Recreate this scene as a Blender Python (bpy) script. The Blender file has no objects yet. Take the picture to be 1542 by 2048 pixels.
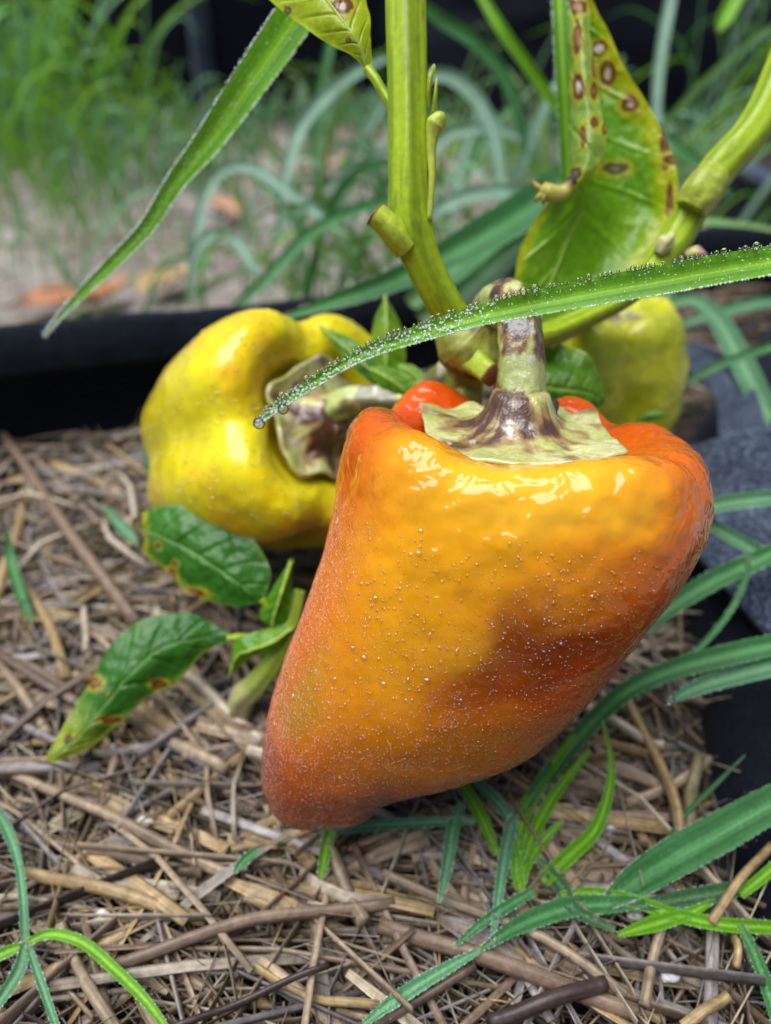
import bpy, math, random
import numpy as np
from mathutils import Vector, Matrix

random.seed(7)
RNG = np.random.default_rng(7)
SC = bpy.context.scene
COL = SC.collection

# ------------------------------------------------------------------ camera, sky, sun, exposure
PITCH = math.radians(38.0)
CAM = np.array([0.0, 0.0, 0.24])
FPX = 1479.0                                   # focal length in pixels of the 1542 x 2048 photograph
EX = np.array([1.0, 0, 0])
EF = np.array([0, math.cos(PITCH), -math.sin(PITCH)])
EU = np.array([0, math.sin(PITCH), math.cos(PITCH)])

cam_data = bpy.data.cameras.new("camera")
cam = bpy.data.objects.new("camera", cam_data)
COL.objects.link(cam)
cam.location = CAM
cam.rotation_euler = (math.pi / 2 - PITCH, 0, 0)
cam_data.sensor_fit = 'VERTICAL'
cam_data.sensor_height = 36.0
cam_data.lens = 36.0 * FPX / 2048.0
cam_data.clip_start = 0.005
cam_data.clip_end = 200.0
cam_data.dof.use_dof = True
cam_data.dof.focus_distance = 0.168
cam_data.dof.aperture_fstop = 7.5
SC.camera = cam

SUN_DIR = Vector((-0.26, -0.04, 0.96)).normalized()
world = bpy.data.worlds.new("World")
SC.world = world
world.use_nodes = True
wn = world.node_tree
wn.nodes.clear()
sky = wn.nodes.new("ShaderNodeTexSky")
sky.sky_type = 'NISHITA'
sky.sun_disc = False
sky.sun_elevation = math.asin(SUN_DIR.z)
sky.sun_rotation = math.atan2(SUN_DIR.x, SUN_DIR.y)
sky.dust_density = 3.0
sky.air_density = 1.0
hsv = wn.nodes.new("ShaderNodeHueSaturation")
hsv.inputs['Saturation'].default_value = 1.0
bg = wn.nodes.new("ShaderNodeBackground")
bg.inputs['Strength'].default_value = 0.05
wo = wn.nodes.new("ShaderNodeOutputWorld")
wn.links.new(sky.outputs[0], hsv.inputs['Color'])
wn.links.new(hsv.outputs[0], bg.inputs[0])
wn.links.new(bg.outputs[0], wo.inputs[0])

sun_data = bpy.data.lights.new("sun", 'SUN')
sun_data.energy = 3.9
sun_data.angle = math.radians(56)
sun_data.color = (0.97, 0.985, 1.0)
sun = bpy.data.objects.new("sun", sun_data)
COL.objects.link(sun)
sun.rotation_euler = SUN_DIR.to_track_quat('Z', 'Y').to_euler()

SC.view_settings.view_transform = 'Standard'
SC.view_settings.look = 'None'
SC.view_settings.gamma = 1.0
SC.view_settings.use_curve_mapping = False
SC.view_settings.exposure = 0.58
SC.cycles.use_denoising = True
SC.cycles.caustics_refractive = False
SC.cycles.caustics_reflective = False
SC.cycles.max_bounces = 10
SC.cycles.transparent_max_bounces = 24
SC.cycles.sample_clamp_indirect = 6.0


# ------------------------------------------------------------------ measuring helpers
def A(*v):
    return np.array(v, float)


def nrm(v):
    v = np.asarray(v, float)
    return v / (np.linalg.norm(v, axis=-1, keepdims=True) + 1e-12)


def P(px, py, d):
    """The point seen at a pixel of the photograph, d metres along the view axis."""
    return CAM + d * (EF + (px - 771.0) / FPX * EX + (1024.0 - py) / FPX * EU)


def G(px, py, z=0.0):
    r = EF + (px - 771.0) / FPX * EX + (1024.0 - py) / FPX * EU
    return CAM + r * ((z - CAM[2]) / r[2])


def proj(p):
    q = np.asarray(p) - CAM
    d = q @ EF
    return 771 + FPX * (q @ EX) / d, 1024 - FPX * (q @ EU) / d


def sst(a, b, x):
    t = np.clip((x - a) / (b - a), 0, 1)
    return t * t * (3 - 2 * t)


def _hash(ix, iy, iz, seed):
    n = (ix * 374761393 + iy * 668265263 + iz * 2147483647 + seed * 1274126177) & 0xffffffff
    n = ((n ^ (n >> 13)) * 1274126177) & 0xffffffff
    n = n ^ (n >> 16)
    return (n & 0xffff) / 65535.0


def vnoise(p, seed=0):
    p = np.asarray(p, float)
    i = np.floor(p).astype(np.int64)
    f = p - i
    f = f * f * (3 - 2 * f)
    x, y, z = i[..., 0], i[..., 1], i[..., 2]
    fx, fy, fz = f[..., 0], f[..., 1], f[..., 2]
    r = 0
    for dx in (0, 1):
        for dy in (0, 1):
            for dz in (0, 1):
                w = (fx if dx else 1 - fx) * (fy if dy else 1 - fy) * (fz if dz else 1 - fz)
                r = r + w * _hash(x + dx, y + dy, z + dz, seed)
    return r


def fbm(p, seed=0, octaves=3):
    p = np.asarray(p, float)
    r, a, s = 0, 0.5, 0
    for k in range(octaves):
        r = r + a * vnoise(p * (2 ** k), seed + 17 * k)
        s += a
        a *= 0.5
    return r / s


def catmull(pts, n):
    """n samples along a smooth curve through pts (m, k)."""
    pts = np.asarray(pts, float)
    m = len(pts)
    if m == 2:
        t = np.linspace(0, 1, n)[:, None]
        return pts[0] * (1 - t) + pts[1] * t
    e = np.vstack([2 * pts[0] - pts[1], pts, 2 * pts[-1] - pts[-2]])
    u = np.linspace(0, m - 1, n)
    i = np.minimum(u.astype(int), m - 2)
    t = (u - i)[:, None]
    p0, p1, p2, p3 = e[i], e[i + 1], e[i + 2], e[i + 3]
    return 0.5 * (2 * p1 + (p2 - p0) * t + (2 * p0 - 5 * p1 + 4 * p2 - p3) * t ** 2 + (3 * p1 - p0 - 3 * p2 + p3) * t ** 3)


def mix(a, b, t):
    t = np.asarray(t)[..., None]
    return np.asarray(a, float) * (1 - t) + np.asarray(b, float) * t


# ------------------------------------------------------------------ mesh helpers
class MB:
    """Collects vertices, faces, colours and (across, along) coordinates for ONE mesh."""
    def __init__(self):
        self.v, self.f, self.c, self.u, self.n = [], [], [], [], 0

    def add(self, v, f, c, u=None):
        v = np.asarray(v, float).reshape(-1, 3)
        k = len(v)
        c = np.asarray(c, float)
        if c.ndim == 1:
            c = np.tile(c, (k, 1))
        c = c.reshape(-1, 3)
        u = np.zeros((k, 3)) if u is None else np.asarray(u, float).reshape(-1, 3)
        self.v.append(v); self.c.append(c); self.u.append(u)
        self.f.append([np.asarray(q, np.int64) + self.n for q in (f if isinstance(f, list) else [f])])
        self.n += k
        return self

    def mesh(self, name, smooth=True):
        me = bpy.data.meshes.new(name)
        v = np.vstack(self.v)
        groups = [g for fs in self.f for g in fs if len(g)]
        loops = np.concatenate([g.ravel() for g in groups])
        sizes = np.concatenate([np.full(len(g), g.shape[1]) for g in groups])
        me.vertices.add(len(v)); me.vertices.foreach_set("co", v.ravel().astype(np.float32))
        me.loops.add(len(loops)); me.loops.foreach_set("vertex_index", loops.astype(np.int32))
        me.polygons.add(len(sizes))
        me.polygons.foreach_set("loop_start", np.concatenate([[0], np.cumsum(sizes)[:-1]]).astype(np.int32))
        me.polygons.foreach_set("loop_total", sizes.astype(np.int32))
        me.polygons.foreach_set("use_smooth", np.full(len(sizes), smooth))
        me.update(calc_edges=True)
        a = me.attributes.new("Col", 'FLOAT_COLOR', 'POINT')
        c = np.vstack(self.c)
        a.data.foreach_set("color", np.hstack([c, np.ones((len(c), 1))]).ravel().astype(np.float32))
        a = me.attributes.new("uvp", 'FLOAT_VECTOR', 'POINT')
        a.data.foreach_set("vector", np.vstack(self.u).ravel().astype(np.float32))
        me.validate()
        return me


def grid_faces(nr, nc, wrap=False):
    r = np.arange(nr - 1)[:, None]
    c = np.arange(nc if wrap else nc - 1)[None, :]
    c2 = (c + 1) % nc
    return np.stack([r * nc + c, r * nc + c2, (r + 1) * nc + c2, (r + 1) * nc + c], -1).reshape(-1, 4)


def link(name, me, material, parent=None):
    o = bpy.data.objects.new(name, me)
    COL.objects.link(o)
    if material is not None and len(me.materials) == 0:
        me.materials.append(material)
    if parent is not None:
        o.parent = parent
        o.matrix_parent_inverse = Matrix.Translation(parent.location).inverted()
    return o


def tag(o, label=None, cat=None, group=None, kind=None):
    for k, v in (('label', label), ('category', cat), ('group', group), ('kind', kind)):
        if v:
            o[k] = v
    return o


def thing(name, label, cat, loc, group=None):
    o = bpy.data.objects.new(name, None)
    o.empty_display_size = 0.02
    o.location = loc
    COL.objects.link(o)
    return tag(o, label, cat, group)


def frames(path):
    """Tangents and a parallel-transported pair of side vectors along a path."""
    t = nrm(np.gradient(path, axis=0))
    n = np.zeros_like(t)
    ref = A(0, 0, 1) if abs(t[0, 2]) < 0.9 else A(0, 1, 0)
    n[0] = nrm(ref - t[0] * (ref @ t[0]))
    for i in range(1, len(t)):
        n[i] = nrm(n[i - 1] - t[i] * (n[i - 1] @ t[i]))
    return t, n, np.cross(t, n)


def tube(mb, path, radii, nseg=12, col=(0.3, 0.3, 0.1), ridges=0, ridge=0.0, flat=1.0, cap=True, phase=0.0, lump=0.0, seed=3):
    """A round, ridged stem. col is a colour or f(points, angle 0..1, along 0..1)."""
    path = np.asarray(path, float)
    m = len(path)
    radii = np.broadcast_to(np.asarray(radii, float), (m,))
    t, n, b = frames(path)
    th = np.linspace(0, 2 * np.pi, nseg, endpoint=False) + phase
    rr = 1 + ridge * np.cos(ridges * th)
    if lump:
        q = path[:, None, :] + radii[:, None, None] * (np.cos(th)[None, :, None] * n[:, None] + np.sin(th)[None, :, None] * b[:, None])
        rr = rr[None, :] + lump * (fbm(q * 260, seed, 3) - 0.5)
    else:
        rr = np.tile(rr, (m, 1))
    v = path[:, None, :] + (radii[:, None] * rr)[..., None] * (np.cos(th)[None, :, None] * n[:, None] + flat * np.sin(th)[None, :, None] * b[:, None])
    aa = np.tile(np.arange(nseg) / nseg, (m, 1))
    al = np.tile(np.linspace(0, 1, m)[:, None], (1, nseg))
    c = col(v, aa, al) if callable(col) else np.tile(np.asarray(col, float), (m, nseg, 1))
    faces = [grid_faces(m, nseg, True)]
    vv = v.reshape(-1, 3); cc = np.asarray(c).reshape(-1, 3)
    uu = np.stack([aa, al, np.zeros_like(aa)], -1).reshape(-1, 3)
    if cap:
        k = len(vv)
        vv = np.vstack([vv, path[0], path[-1]]); cc = np.vstack([cc, cc[0], cc[-1]]); uu = np.vstack([uu, [0, 0, 0], [0, 1, 0]])
        j = np.arange(nseg); j2 = (j + 1) % nseg
        faces.append(np.stack([np.full(nseg, k), j2, j], -1))
        o = (m - 1) * nseg
        faces.append(np.stack([np.full(nseg, k + 1), o + j, o + j2], -1))
    mb.add(vv, faces, cc, uu)
    return v


def sheet(mb, rows, nv, nu, col, bump=None):
    """A leaf or cloth surface through rows of points [(px, py, depth), ...]; col(u, v, points) gives its colours."""
    R = np.array([[P(*q) for q in r] for r in rows]) if not isinstance(rows, np.ndarray) else rows
    r2 = np.stack([catmull(r, nu) for r in R])
    s = np.stack([catmull(r2[:, j], nv) for j in range(nu)], 1)
    u = np.tile(np.linspace(0, 1, nu), (nv, 1)); v = np.tile(np.linspace(0, 1, nv)[:, None], (1, nu))
    if bump is not None:
        du = np.gradient(s, axis=1); dv = np.gradient(s, axis=0)
        s = s + nrm(np.cross(du, dv)) * bump(u, v, s)[..., None]
    mb.add(s, grid_faces(nv, nu), col(u, v, s), np.stack([u, v, 0 * u], -1))
    return s


def ribbon(mb, pts, wid, nlen=40, nac=5, fold=0.25, face=None, twist=0.0, col=(0.12, 0.28, 0.06), rib=(0.2, 0.36, 0.12)):
    """A grass blade along world points with a half width per point, folded a little along its midrib. Returns both edges, the facing normals."""
    pw = np.hstack([np.asarray(pts, float), np.asarray(wid, float)[:, None]])
    pw = catmull(pw, nlen)
    path, w = pw[:, :3], np.maximum(pw[:, 3], 0.00015)
    t = nrm(np.gradient(path, axis=0))
    f = nrm(CAM - path) if face is None else np.tile(nrm(face), (nlen, 1))
    f = nrm(f + A(0, 0, 0.45))
    side = nrm(np.cross(t, f)); nn = nrm(np.cross(side, t))
    if twist:
        a = np.linspace(0, twist, nlen)[:, None]
        side, nn = side * np.cos(a) + nn * np.sin(a), nn * np.cos(a) - side * np.sin(a)
    x = np.linspace(-1, 1, nac)
    v = path[:, None] + side[:, None] * (x[None, :, None] * w[:, None, None]) + nn[:, None] * ((np.abs(x)[None, :, None] - 0.4) * fold * w[:, None, None])
    u = np.tile((x + 1) / 2, (nlen, 1)); al = np.tile(np.linspace(0, 1, nlen)[:, None], (1, nac))
    c = mix(col, rib, np.exp(-((u - 0.5) / 0.09) ** 2)) * (0.7 + 0.6 * fbm(v * A(90, 90, 90), 5, 3))[..., None]
    c = mix(c, c[:, :] * 0 + np.asarray(col, float) * .5 + A(.15, .14, .04), sst(.12, .0, np.minimum(al, 1 - al)) * .4)
    c = mix(c, c * .7, (np.abs(np.sin(u * 19)) > .8) * .8)
    mb.add(v, grid_faces(nlen, nac), c, np.stack([u, al, 0 * u], -1))
    return v[:, 0], v[:, -1], nn, v


def drop_template(kind):
    if kind == 'ball':
        la, ns = [22, 50, 78, 104, 132, 158], 8
    elif kind == 'fine_ball':
        la, ns = [12, 28, 44, 60, 76, 92, 108, 124, 140, 156, 168], 16
    else:
        la, ns = [32, 62, 92], 7
    v = [(0, 0, 1.0)]
    for a in la:
        for k in range(ns):
            b = 2 * math.pi * k / ns
            v.append((math.sin(math.radians(a)) * math.cos(b), math.sin(math.radians(a)) * math.sin(b), math.cos(math.radians(a))))
    tri = [(0, 1 + k, 1 + (k + 1) % ns) for k in range(ns)]
    quad = []
    for i in range(len(la) - 1):
        for k in range(ns):
            a, b = 1 + i * ns + k, 1 + i * ns + (k + 1) % ns
            quad.append((a, a + ns, b + ns, b))
    if kind != 'dome':
        v.append((0, 0, -1.0)); o = 1 + (len(la) - 1) * ns
        tri += [(len(v) - 1, o + (k + 1) % ns, o + k) for k in range(ns)]
    return np.array(v), np.array(tri), np.array(quad)


def drops(mb, pts, normals, radii, height=0.6, kind='dome', sink=0.0, stretch=0.25, col=None):
    tv, tt, tq = drop_template(kind)
    n = nrm(normals); k = len(pts)
    if k == 0:
        return
    ref = np.where(np.abs(n[:, 2:3]) < 0.9, A(0, 0, 1), A(0, 1, 0))
    a = nrm(np.cross(ref, n)); b = np.cross(n, a)
    sx = 1 + stretch * RNG.uniform(-1, 1, k); r = np.asarray(radii)
    v = (np.asarray(pts)[:, None] + a[:, None] * (tv[None, :, 0:1] * (r * sx)[:, None, None]) + b[:, None] * (tv[None, :, 1:2] * (r / sx)[:, None, None])
         + n[:, None] * ((tv[None, :, 2:3] * height - sink) * r[:, None, None]))
    off = (np.arange(k) * len(tv))[:, None, None]
    mb.add(v, [(tt[None] + off).reshape(-1, 3), (tq[None] + off).reshape(-1, 4)], (1, 1, 1) if col is None else np.repeat(col, len(tv), 0))


# ------------------------------------------------------------------ materials
def new_mat(name):
    m = bpy.data.materials.new(name)
    m.use_nodes = True
    nt = m.node_tree
    b = nt.nodes["Principled BSDF"]
    return m, nt, b, nt.nodes["Material Output"]


def attr(nt, name):
    n = nt.nodes.new("ShaderNodeAttribute"); n.attribute_name = name
    return n


def noise(nt, scale, detail=3, rough=0.55, vec=None, dist=0.0):
    n = nt.nodes.new("ShaderNodeTexNoise")
    n.inputs['Scale'].default_value = scale; n.inputs['Detail'].default_value = detail
    n.inputs['Roughness'].default_value = rough; n.inputs['Distortion'].default_value = dist
    if vec is not None:
        nt.links.new(vec, n.inputs['Vector'])
    return n


def geo_pos(nt):
    return nt.nodes.new("ShaderNodeNewGeometry").outputs['Position']


def mapr(nt, sock, a, b, c, d):
    n = nt.nodes.new("ShaderNodeMapRange")
    for i, v in enumerate((a, b, c, d)):
        n.inputs[1 + i].default_value = v
    nt.links.new(sock, n.inputs[0])
    return n.outputs[0]


def mul(nt, col, fac):
    n = nt.nodes.new("ShaderNodeVectorMath"); n.operation = 'SCALE'
    nt.links.new(col, n.inputs[0]); nt.links.new(fac, n.inputs['Scale'])
    return n.outputs[0]


def bump(nt, sock, strength, dist, prev=None):
    n = nt.nodes.new("ShaderNodeBump")
    n.inputs['Strength'].default_value = strength; n.inputs['Distance'].default_value = dist
    nt.links.new(sock, n.inputs['Height'])
    if prev is not None:
        nt.links.new(prev, n.inputs['Normal'])
    return n.outputs[0]


def scaled(nt, sock, s):
    n = nt.nodes.new("ShaderNodeVectorMath"); n.operation = 'MULTIPLY'
    nt.links.new(sock, n.inputs[0]); n.inputs[1].default_value = s
    return n.outputs[0]


def col_mat(name, rough=0.5, nscale=300, namp=(0.82, 1.15), bscale=None, bstr=0.3, bdist=0.0004, coat=0.0, coat_rough=0.05, sss=0.0, sss_r=(1, 0.4, 0.1),
            sss_s=0.004, sheen=0.0, sheen_col=(1, 1, 1), transl=0.0, transl_gain=1.6, streak=None, spec=0.5, coat_wave=None):
    """Colours come from the mesh (pigment); the nodes add grain, wetness and translucency."""
    m, nt, b, out = new_mat(name)
    c = attr(nt, "Col").outputs['Color']
    pos = geo_pos(nt)
    n = noise(nt, nscale, 4, 0.6, pos)
    c = mul(nt, c, mapr(nt, n.outputs[0], 0.3, 0.7, *namp))
    if streak:
        uv = attr(nt, "uvp").outputs['Vector']
        s = noise(nt, 1.0, 3, 0.6, scaled(nt, uv, streak[0]))
        c = mul(nt, c, mapr(nt, s.outputs[0], 0.3, 0.7, *streak[1]))
    nt.links.new(c, b.inputs['Base Color'])
    b.inputs['Roughness'].default_value = rough
    b.inputs['Specular IOR Level'].default_value = spec
    if bscale:
        bn = noise(nt, bscale, 3, 0.6, pos)
        nt.links.new(bump(nt, bn.outputs[0], bstr, bdist), b.inputs['Normal'])
    if coat:
        b.inputs['Coat Weight'].default_value = coat; b.inputs['Coat Roughness'].default_value = coat_rough
        b.inputs['Coat IOR'].default_value = 1.42
        if coat_wave:
            cn = noise(nt, coat_wave[0], 2, 0.5, pos, 0.6)
            nt.links.new(bump(nt, cn.outputs[0], coat_wave[1], coat_wave[2]), b.inputs['Coat Normal'])
    if sss:
        b.inputs['Subsurface Weight'].default_value = sss
        b.inputs['Subsurface Radius'].default_value = sss_r
        b.inputs['Subsurface Scale'].default_value = sss_s
    if sheen:
        b.inputs['Sheen Weight'].default_value = sheen; b.inputs['Sheen Roughness'].default_value = 0.4
        b.inputs['Sheen Tint'].default_value = (*sheen_col, 1)
    if transl:
        t = nt.nodes.new("ShaderNodeBsdfTranslucent")
        g = nt.nodes.new("ShaderNodeVectorMath"); g.operation = 'MULTIPLY'; g.inputs[1].default_value = (transl_gain * 1.1, transl_gain, transl_gain * 0.4)
        nt.links.new(c, g.inputs[0]); nt.links.new(g.outputs[0], t.inputs['Color'])
        x = nt.nodes.new("ShaderNodeMixShader"); x.inputs[0].default_value = transl
        nt.links.new(b.outputs[0], x.inputs[1]); nt.links.new(t.outputs[0], x.inputs[2])
        nt.links.new(x.outputs[0], out.inputs['Surface'])
    return m


M = {}
M['pepper'] = col_mat("ripe_pepper_skin", 0.4, 160, (0.9, 1.08), bscale=1500, bstr=0.06, bdist=0.0002, coat=1.0, coat_rough=0.035, sss=0.15, sss_r=(1, 0.4, 0.03), sss_s=0.003, spec=0.06,
                      coat_wave=(130, 0.75, 0.0030))
M['pepper_back'] = col_mat("yellow_pepper_skin", 0.28, 140, (0.88, 1.1), bscale=900, bstr=0.2, bdist=0.0003, coat=0.7, coat_rough=0.12, spec=0.2, sss=0.3, sss_r=(1, 0.6, 0.1), sss_s=0.005,
                           coat_wave=(420, 0.4, 0.0006))
M['stem'] = col_mat("green_stem_skin", 0.45, 500, (0.85, 1.12), bscale=900, bstr=0.25, bdist=0.0003, coat=0.25, coat_rough=0.12, spec=0.2, sss=0.15, sss_r=(0.6, 1, 0.2), sss_s=0.002,
                    streak=((12, 1.5, 1), (0.88, 1.1)))
M['calyx'] = col_mat("calyx_skin", 0.4, 700, (0.8, 1.15), bscale=1100, bstr=0.4, bdist=0.0005, coat=0.9, coat_rough=0.06, sss=0.1, sss_s=0.002, coat_wave=(500, 0.7, 0.0008))
M['leaf'] = col_mat("pepper_leaf_skin", 0.4, spec=0.25, nscale=420, namp=(0.8, 1.15), bscale=480, bstr=0.45, bdist=0.0006, coat=0.5, coat_rough=0.12, transl=0.38, transl_gain=1.7, coat_wave=(700, 0.5, 0.0005))
M['grass'] = col_mat("grass_blade_skin", 0.45, 900, spec=0.25, namp=(0.85, 1.12), transl=0.35, transl_gain=1.5, sheen=0.15, streak=((13, 1.2, 1), (0.7, 1.25)), bscale=1600, bstr=0.3, bdist=0.0002)
M['dewy_grass'] = col_mat("dewy_grass_skin", 0.42, 900, (0.8, 1.2), transl=0.25, transl_gain=1.2, spec=0.45, sheen=0.12, sheen_col=(0.8, 0.95, 1.0), streak=((13, 1.2, 1), (0.6, 1.35)), bscale=2200, bstr=0.8, bdist=0.0004)
M['straw'] = col_mat("straw_skin", 0.5, 350, (0.6, 1.25), spec=0.35, streak=((9, 1.0, 1), (0.45, 1.35)), bscale=900, bstr=0.4, bdist=0.0005, coat=0.12, coat_rough=0.25)
M['dead_leaf'] = col_mat("dead_leaf_skin", 0.7, 200, (0.6, 1.25), bscale=150, bstr=0.5, bdist=0.002)
M['perlite'] = col_mat("perlite_skin", 0.8, 900, (0.85, 1.1), bscale=1500, bstr=0.6, bdist=0.0005, sss=0.2, sss_s=0.001)


def glass_mat():
    m, nt, b, out = new_mat("water_bead")
    b.inputs['Base Color'].default_value = (1, 1, 1, 1); b.inputs['Roughness'].default_value = 0.0
    b.inputs['IOR'].default_value = 1.33; b.inputs['Transmission Weight'].default_value = 1.0
    n = noise(nt, 300, 1, 0.5, geo_pos(nt))
    nt.links.new(mapr(nt, n.outputs[0], 0, 1, 0.0, 0.02), b.inputs['Roughness'])
    t = nt.nodes.new("ShaderNodeBsdfTransparent"); g = nt.nodes.new("ShaderNodeBsdfGlossy"); f = nt.nodes.new("ShaderNodeFresnel")
    g.inputs['Roughness'].default_value = 0.02; f.inputs['IOR'].default_value = 1.6
    x = nt.nodes.new("ShaderNodeMixShader"); y = nt.nodes.new("ShaderNodeMixShader"); y.inputs[0].default_value = 0.72
    nt.links.new(f.outputs[0], x.inputs[0]); nt.links.new(t.outputs[0], x.inputs[1]); nt.links.new(g.outputs[0], x.inputs[2])
    nt.links.new(b.outputs[0], y.inputs[1]); nt.links.new(x.outputs[0], y.inputs[2]); nt.links.new(y.outputs[0], out.inputs['Surface'])
    return m


def film_mat():
    """Water lying on skin: it only adds the sky's glints to the skin below."""
    m, nt, b, out = new_mat("water_film")
    nt.nodes.remove(b)
    t = nt.nodes.new("ShaderNodeBsdfTransparent"); g = nt.nodes.new("ShaderNodeBsdfGlossy"); f = nt.nodes.new("ShaderNodeFresnel")
    f.inputs['IOR'].default_value = 1.5
    n = noise(nt, 2000, 2, 0.5, geo_pos(nt))
    nt.links.new(mapr(nt, n.outputs[0], 0.3, 0.7, 0.01, 0.08), g.inputs['Roughness'])
    t.inputs['Color'].default_value = (1, 1, 1, 1)
    x = nt.nodes.new("ShaderNodeMixShader")
    nt.links.new(mapr(nt, f.outputs[0], 0.04, 1.0, 0.06, 0.14), x.inputs[0]); nt.links.new(t.outputs[0], x.inputs[1]); nt.links.new(g.outputs[0], x.inputs[2])
    nt.links.new(x.outputs[0], out.inputs['Surface'])
    return m


def dew_mat():
    m, nt, b, out = new_mat("fine_dew")
    b.inputs['Base Color'].default_value = (0.8, 0.86, 0.88, 1); b.inputs['Roughness'].default_value = 0.02; b.inputs['IOR'].default_value = 1.4
    b.inputs['Coat Weight'].default_value = 1.0
    n = noise(nt, 1500, 1, 0.5, geo_pos(nt))
    nt.links.new(mapr(nt, n.outputs[0], 0.3, 0.7, 0.2, 0.55), b.inputs['Alpha'])
    return m


M['dew'] = dew_mat()
def skin_dew_mat(name, per_object):
    """Beads lying on the skin: they take the colour of the skin they magnify and a mirror-clear surface."""
    m, nt, b, out = new_mat(name)
    c = nt.nodes.new("ShaderNodeObjectInfo").outputs['Color'] if per_object else attr(nt, "Col").outputs['Color']
    n = noise(nt, 2500, 2, 0.5, geo_pos(nt))
    nt.links.new(mul(nt, c, mapr(nt, n.outputs[0], 0.3, 0.7, 0.92, 1.08)), b.inputs['Base Color'])
    b.inputs['Roughness'].default_value = 0.3; b.inputs['Specular IOR Level'].default_value = 0.1
    t = nt.nodes.new("ShaderNodeBsdfTransparent"); g = nt.nodes.new("ShaderNodeBsdfGlossy"); f = nt.nodes.new("ShaderNodeFresnel")
    g.inputs['Roughness'].default_value = 0.03; f.inputs['IOR'].default_value = 1.5
    x = nt.nodes.new("ShaderNodeMixShader"); y = nt.nodes.new("ShaderNodeMixShader"); y.inputs[0].default_value = 0.10 if per_object else 0.25
    nt.links.new(t.outputs[0], y.inputs[1]); nt.links.new(b.outputs[0], y.inputs[2])
    nt.links.new(mapr(nt, f.outputs[0], 0.04, 1.0, 0.11, 0.16), x.inputs[0]); nt.links.new(y.outputs[0], x.inputs[1]); nt.links.new(g.outputs[0], x.inputs[2])
    nt.links.new(x.outputs[0], out.inputs['Surface'])
    return m


M['skin_dew'] = skin_dew_mat("dew_on_skin", False)
M['skin_drop'] = skin_dew_mat("drop_on_skin", True)
M['glass'] = glass_mat()
M['film'] = film_mat()


def fabric_mat(name, base, light, amount, sheen):
    m, nt, b, out = new_mat(name)
    pos = geo_pos(nt)
    n1 = noise(nt, 620, 4, 0.75, pos); n2 = noise(nt, 60, 4, 0.6, pos)
    r = nt.nodes.new("ShaderNodeMix"); r.data_type = 'RGBA'
    r.inputs[6].default_value = (*base, 1); r.inputs[7].default_value = (*light, 1)
    f = nt.nodes.new("ShaderNodeMath"); f.operation = 'MULTIPLY'
    nt.links.new(mapr(nt, n1.outputs[0], 0.46, 0.72, 0, amount), f.inputs[0]); nt.links.new(mapr(nt, n2.outputs[0], 0.3, 0.7, 0.3, 1.0), f.inputs[1])
    nt.links.new(f.outputs[0], r.inputs[0]); nt.links.new(r.outputs[2], b.inputs['Base Color'])
    b.inputs['Roughness'].default_value = 0.9; b.inputs['Specular IOR Level'].default_value = 0.15
    b.inputs['Sheen Weight'].default_value = sheen; b.inputs['Sheen Tint'].default_value = (0.7, 0.82, 1, 1)
    nb = bump(nt, n1.outputs[0], 0.6, 0.0008)
    nt.links.new(bump(nt, n2.outputs[0], 0.5, 0.004, nb), b.inputs['Normal'])
    return m


M['fabric'] = fabric_mat("black_felt_fabric", (0.004, 0.006, 0.011), (0.032, 0.040, 0.058), 0.5, 0.03)
M['cuff'] = fabric_mat("lit_felt_fabric", (0.012, 0.019, 0.036), (0.22, 0.27, 0.36), 1.0, 0.25)  # the black felt again, made paler to paint in the light on it
M['webbing'] = fabric_mat("felt_strap_fabric", (0.012, 0.018, 0.034), (0.20, 0.25, 0.33), 1.0, 0.25)  # strap felt painted paler in the same way for its light


def ground_mat(name, stops, scale, bdist):
    m, nt, b, out = new_mat(name)
    pos = geo_pos(nt)
    n1 = noise(nt, scale, 6, 0.65, pos); n2 = noise(nt, scale * 9, 4, 0.7, pos)
    a = nt.nodes.new("ShaderNodeMath"); a.operation = 'ADD'
    nt.links.new(mapr(nt, n1.outputs[0], 0.3, 0.7, 0, 0.6), a.inputs[0]); nt.links.new(mapr(nt, n2.outputs[0], 0.3, 0.7, 0, 0.4), a.inputs[1])
    r = nt.nodes.new("ShaderNodeValToRGB")
    els = r.color_ramp.elements
    while len(els) < len(stops):
        els.new(0.5)
    for e, (p, c) in zip(els, stops):
        e.position = p; e.color = (*c, 1)
    nt.links.new(a.outputs[0], r.inputs[0]); nt.links.new(r.outputs[0], b.inputs['Base Color'])
    b.inputs['Roughness'].default_value = 0.9
    nt.links.new(bump(nt, a.outputs[0], 0.8, bdist), b.inputs['Normal'])
    return m


M['ground'] = ground_mat("bare_earth", [(0.1, (0.13, 0.105, 0.09)), (0.45, (0.30, 0.25, 0.22)), (0.8, (0.45, 0.40, 0.37))], 9, 0.02)
M['soil'] = ground_mat("dark_potting_soil", [(0.2, (0.010, 0.008, 0.006)), (0.6, (0.03, 0.022, 0.016)), (0.9, (0.07, 0.05, 0.035))], 60, 0.006)

# ------------------------------------------------------------------ setting: ground outside and soil in the bag
ZG = -0.18
gx = np.linspace(-14, 14, 60); gy = np.concatenate([np.linspace(-6, 0.6, 10), np.linspace(0.8, 3.2, 60), np.linspace(4, 30, 20)])
X, Y = np.meshgrid(gx, gy)
Z = ZG + 0.03 * (fbm(np.stack([X * 3, Y * 3, 0 * X], -1), 2) - 0.5) - 0.02
tag(link('ground', MB().add(np.stack([X, Y, Z], -1), grid_faces(len(gy), len(gx)), (0.3, 0.25, 0.2)).mesh('ground'), M['ground']), kind='structure')

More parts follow.
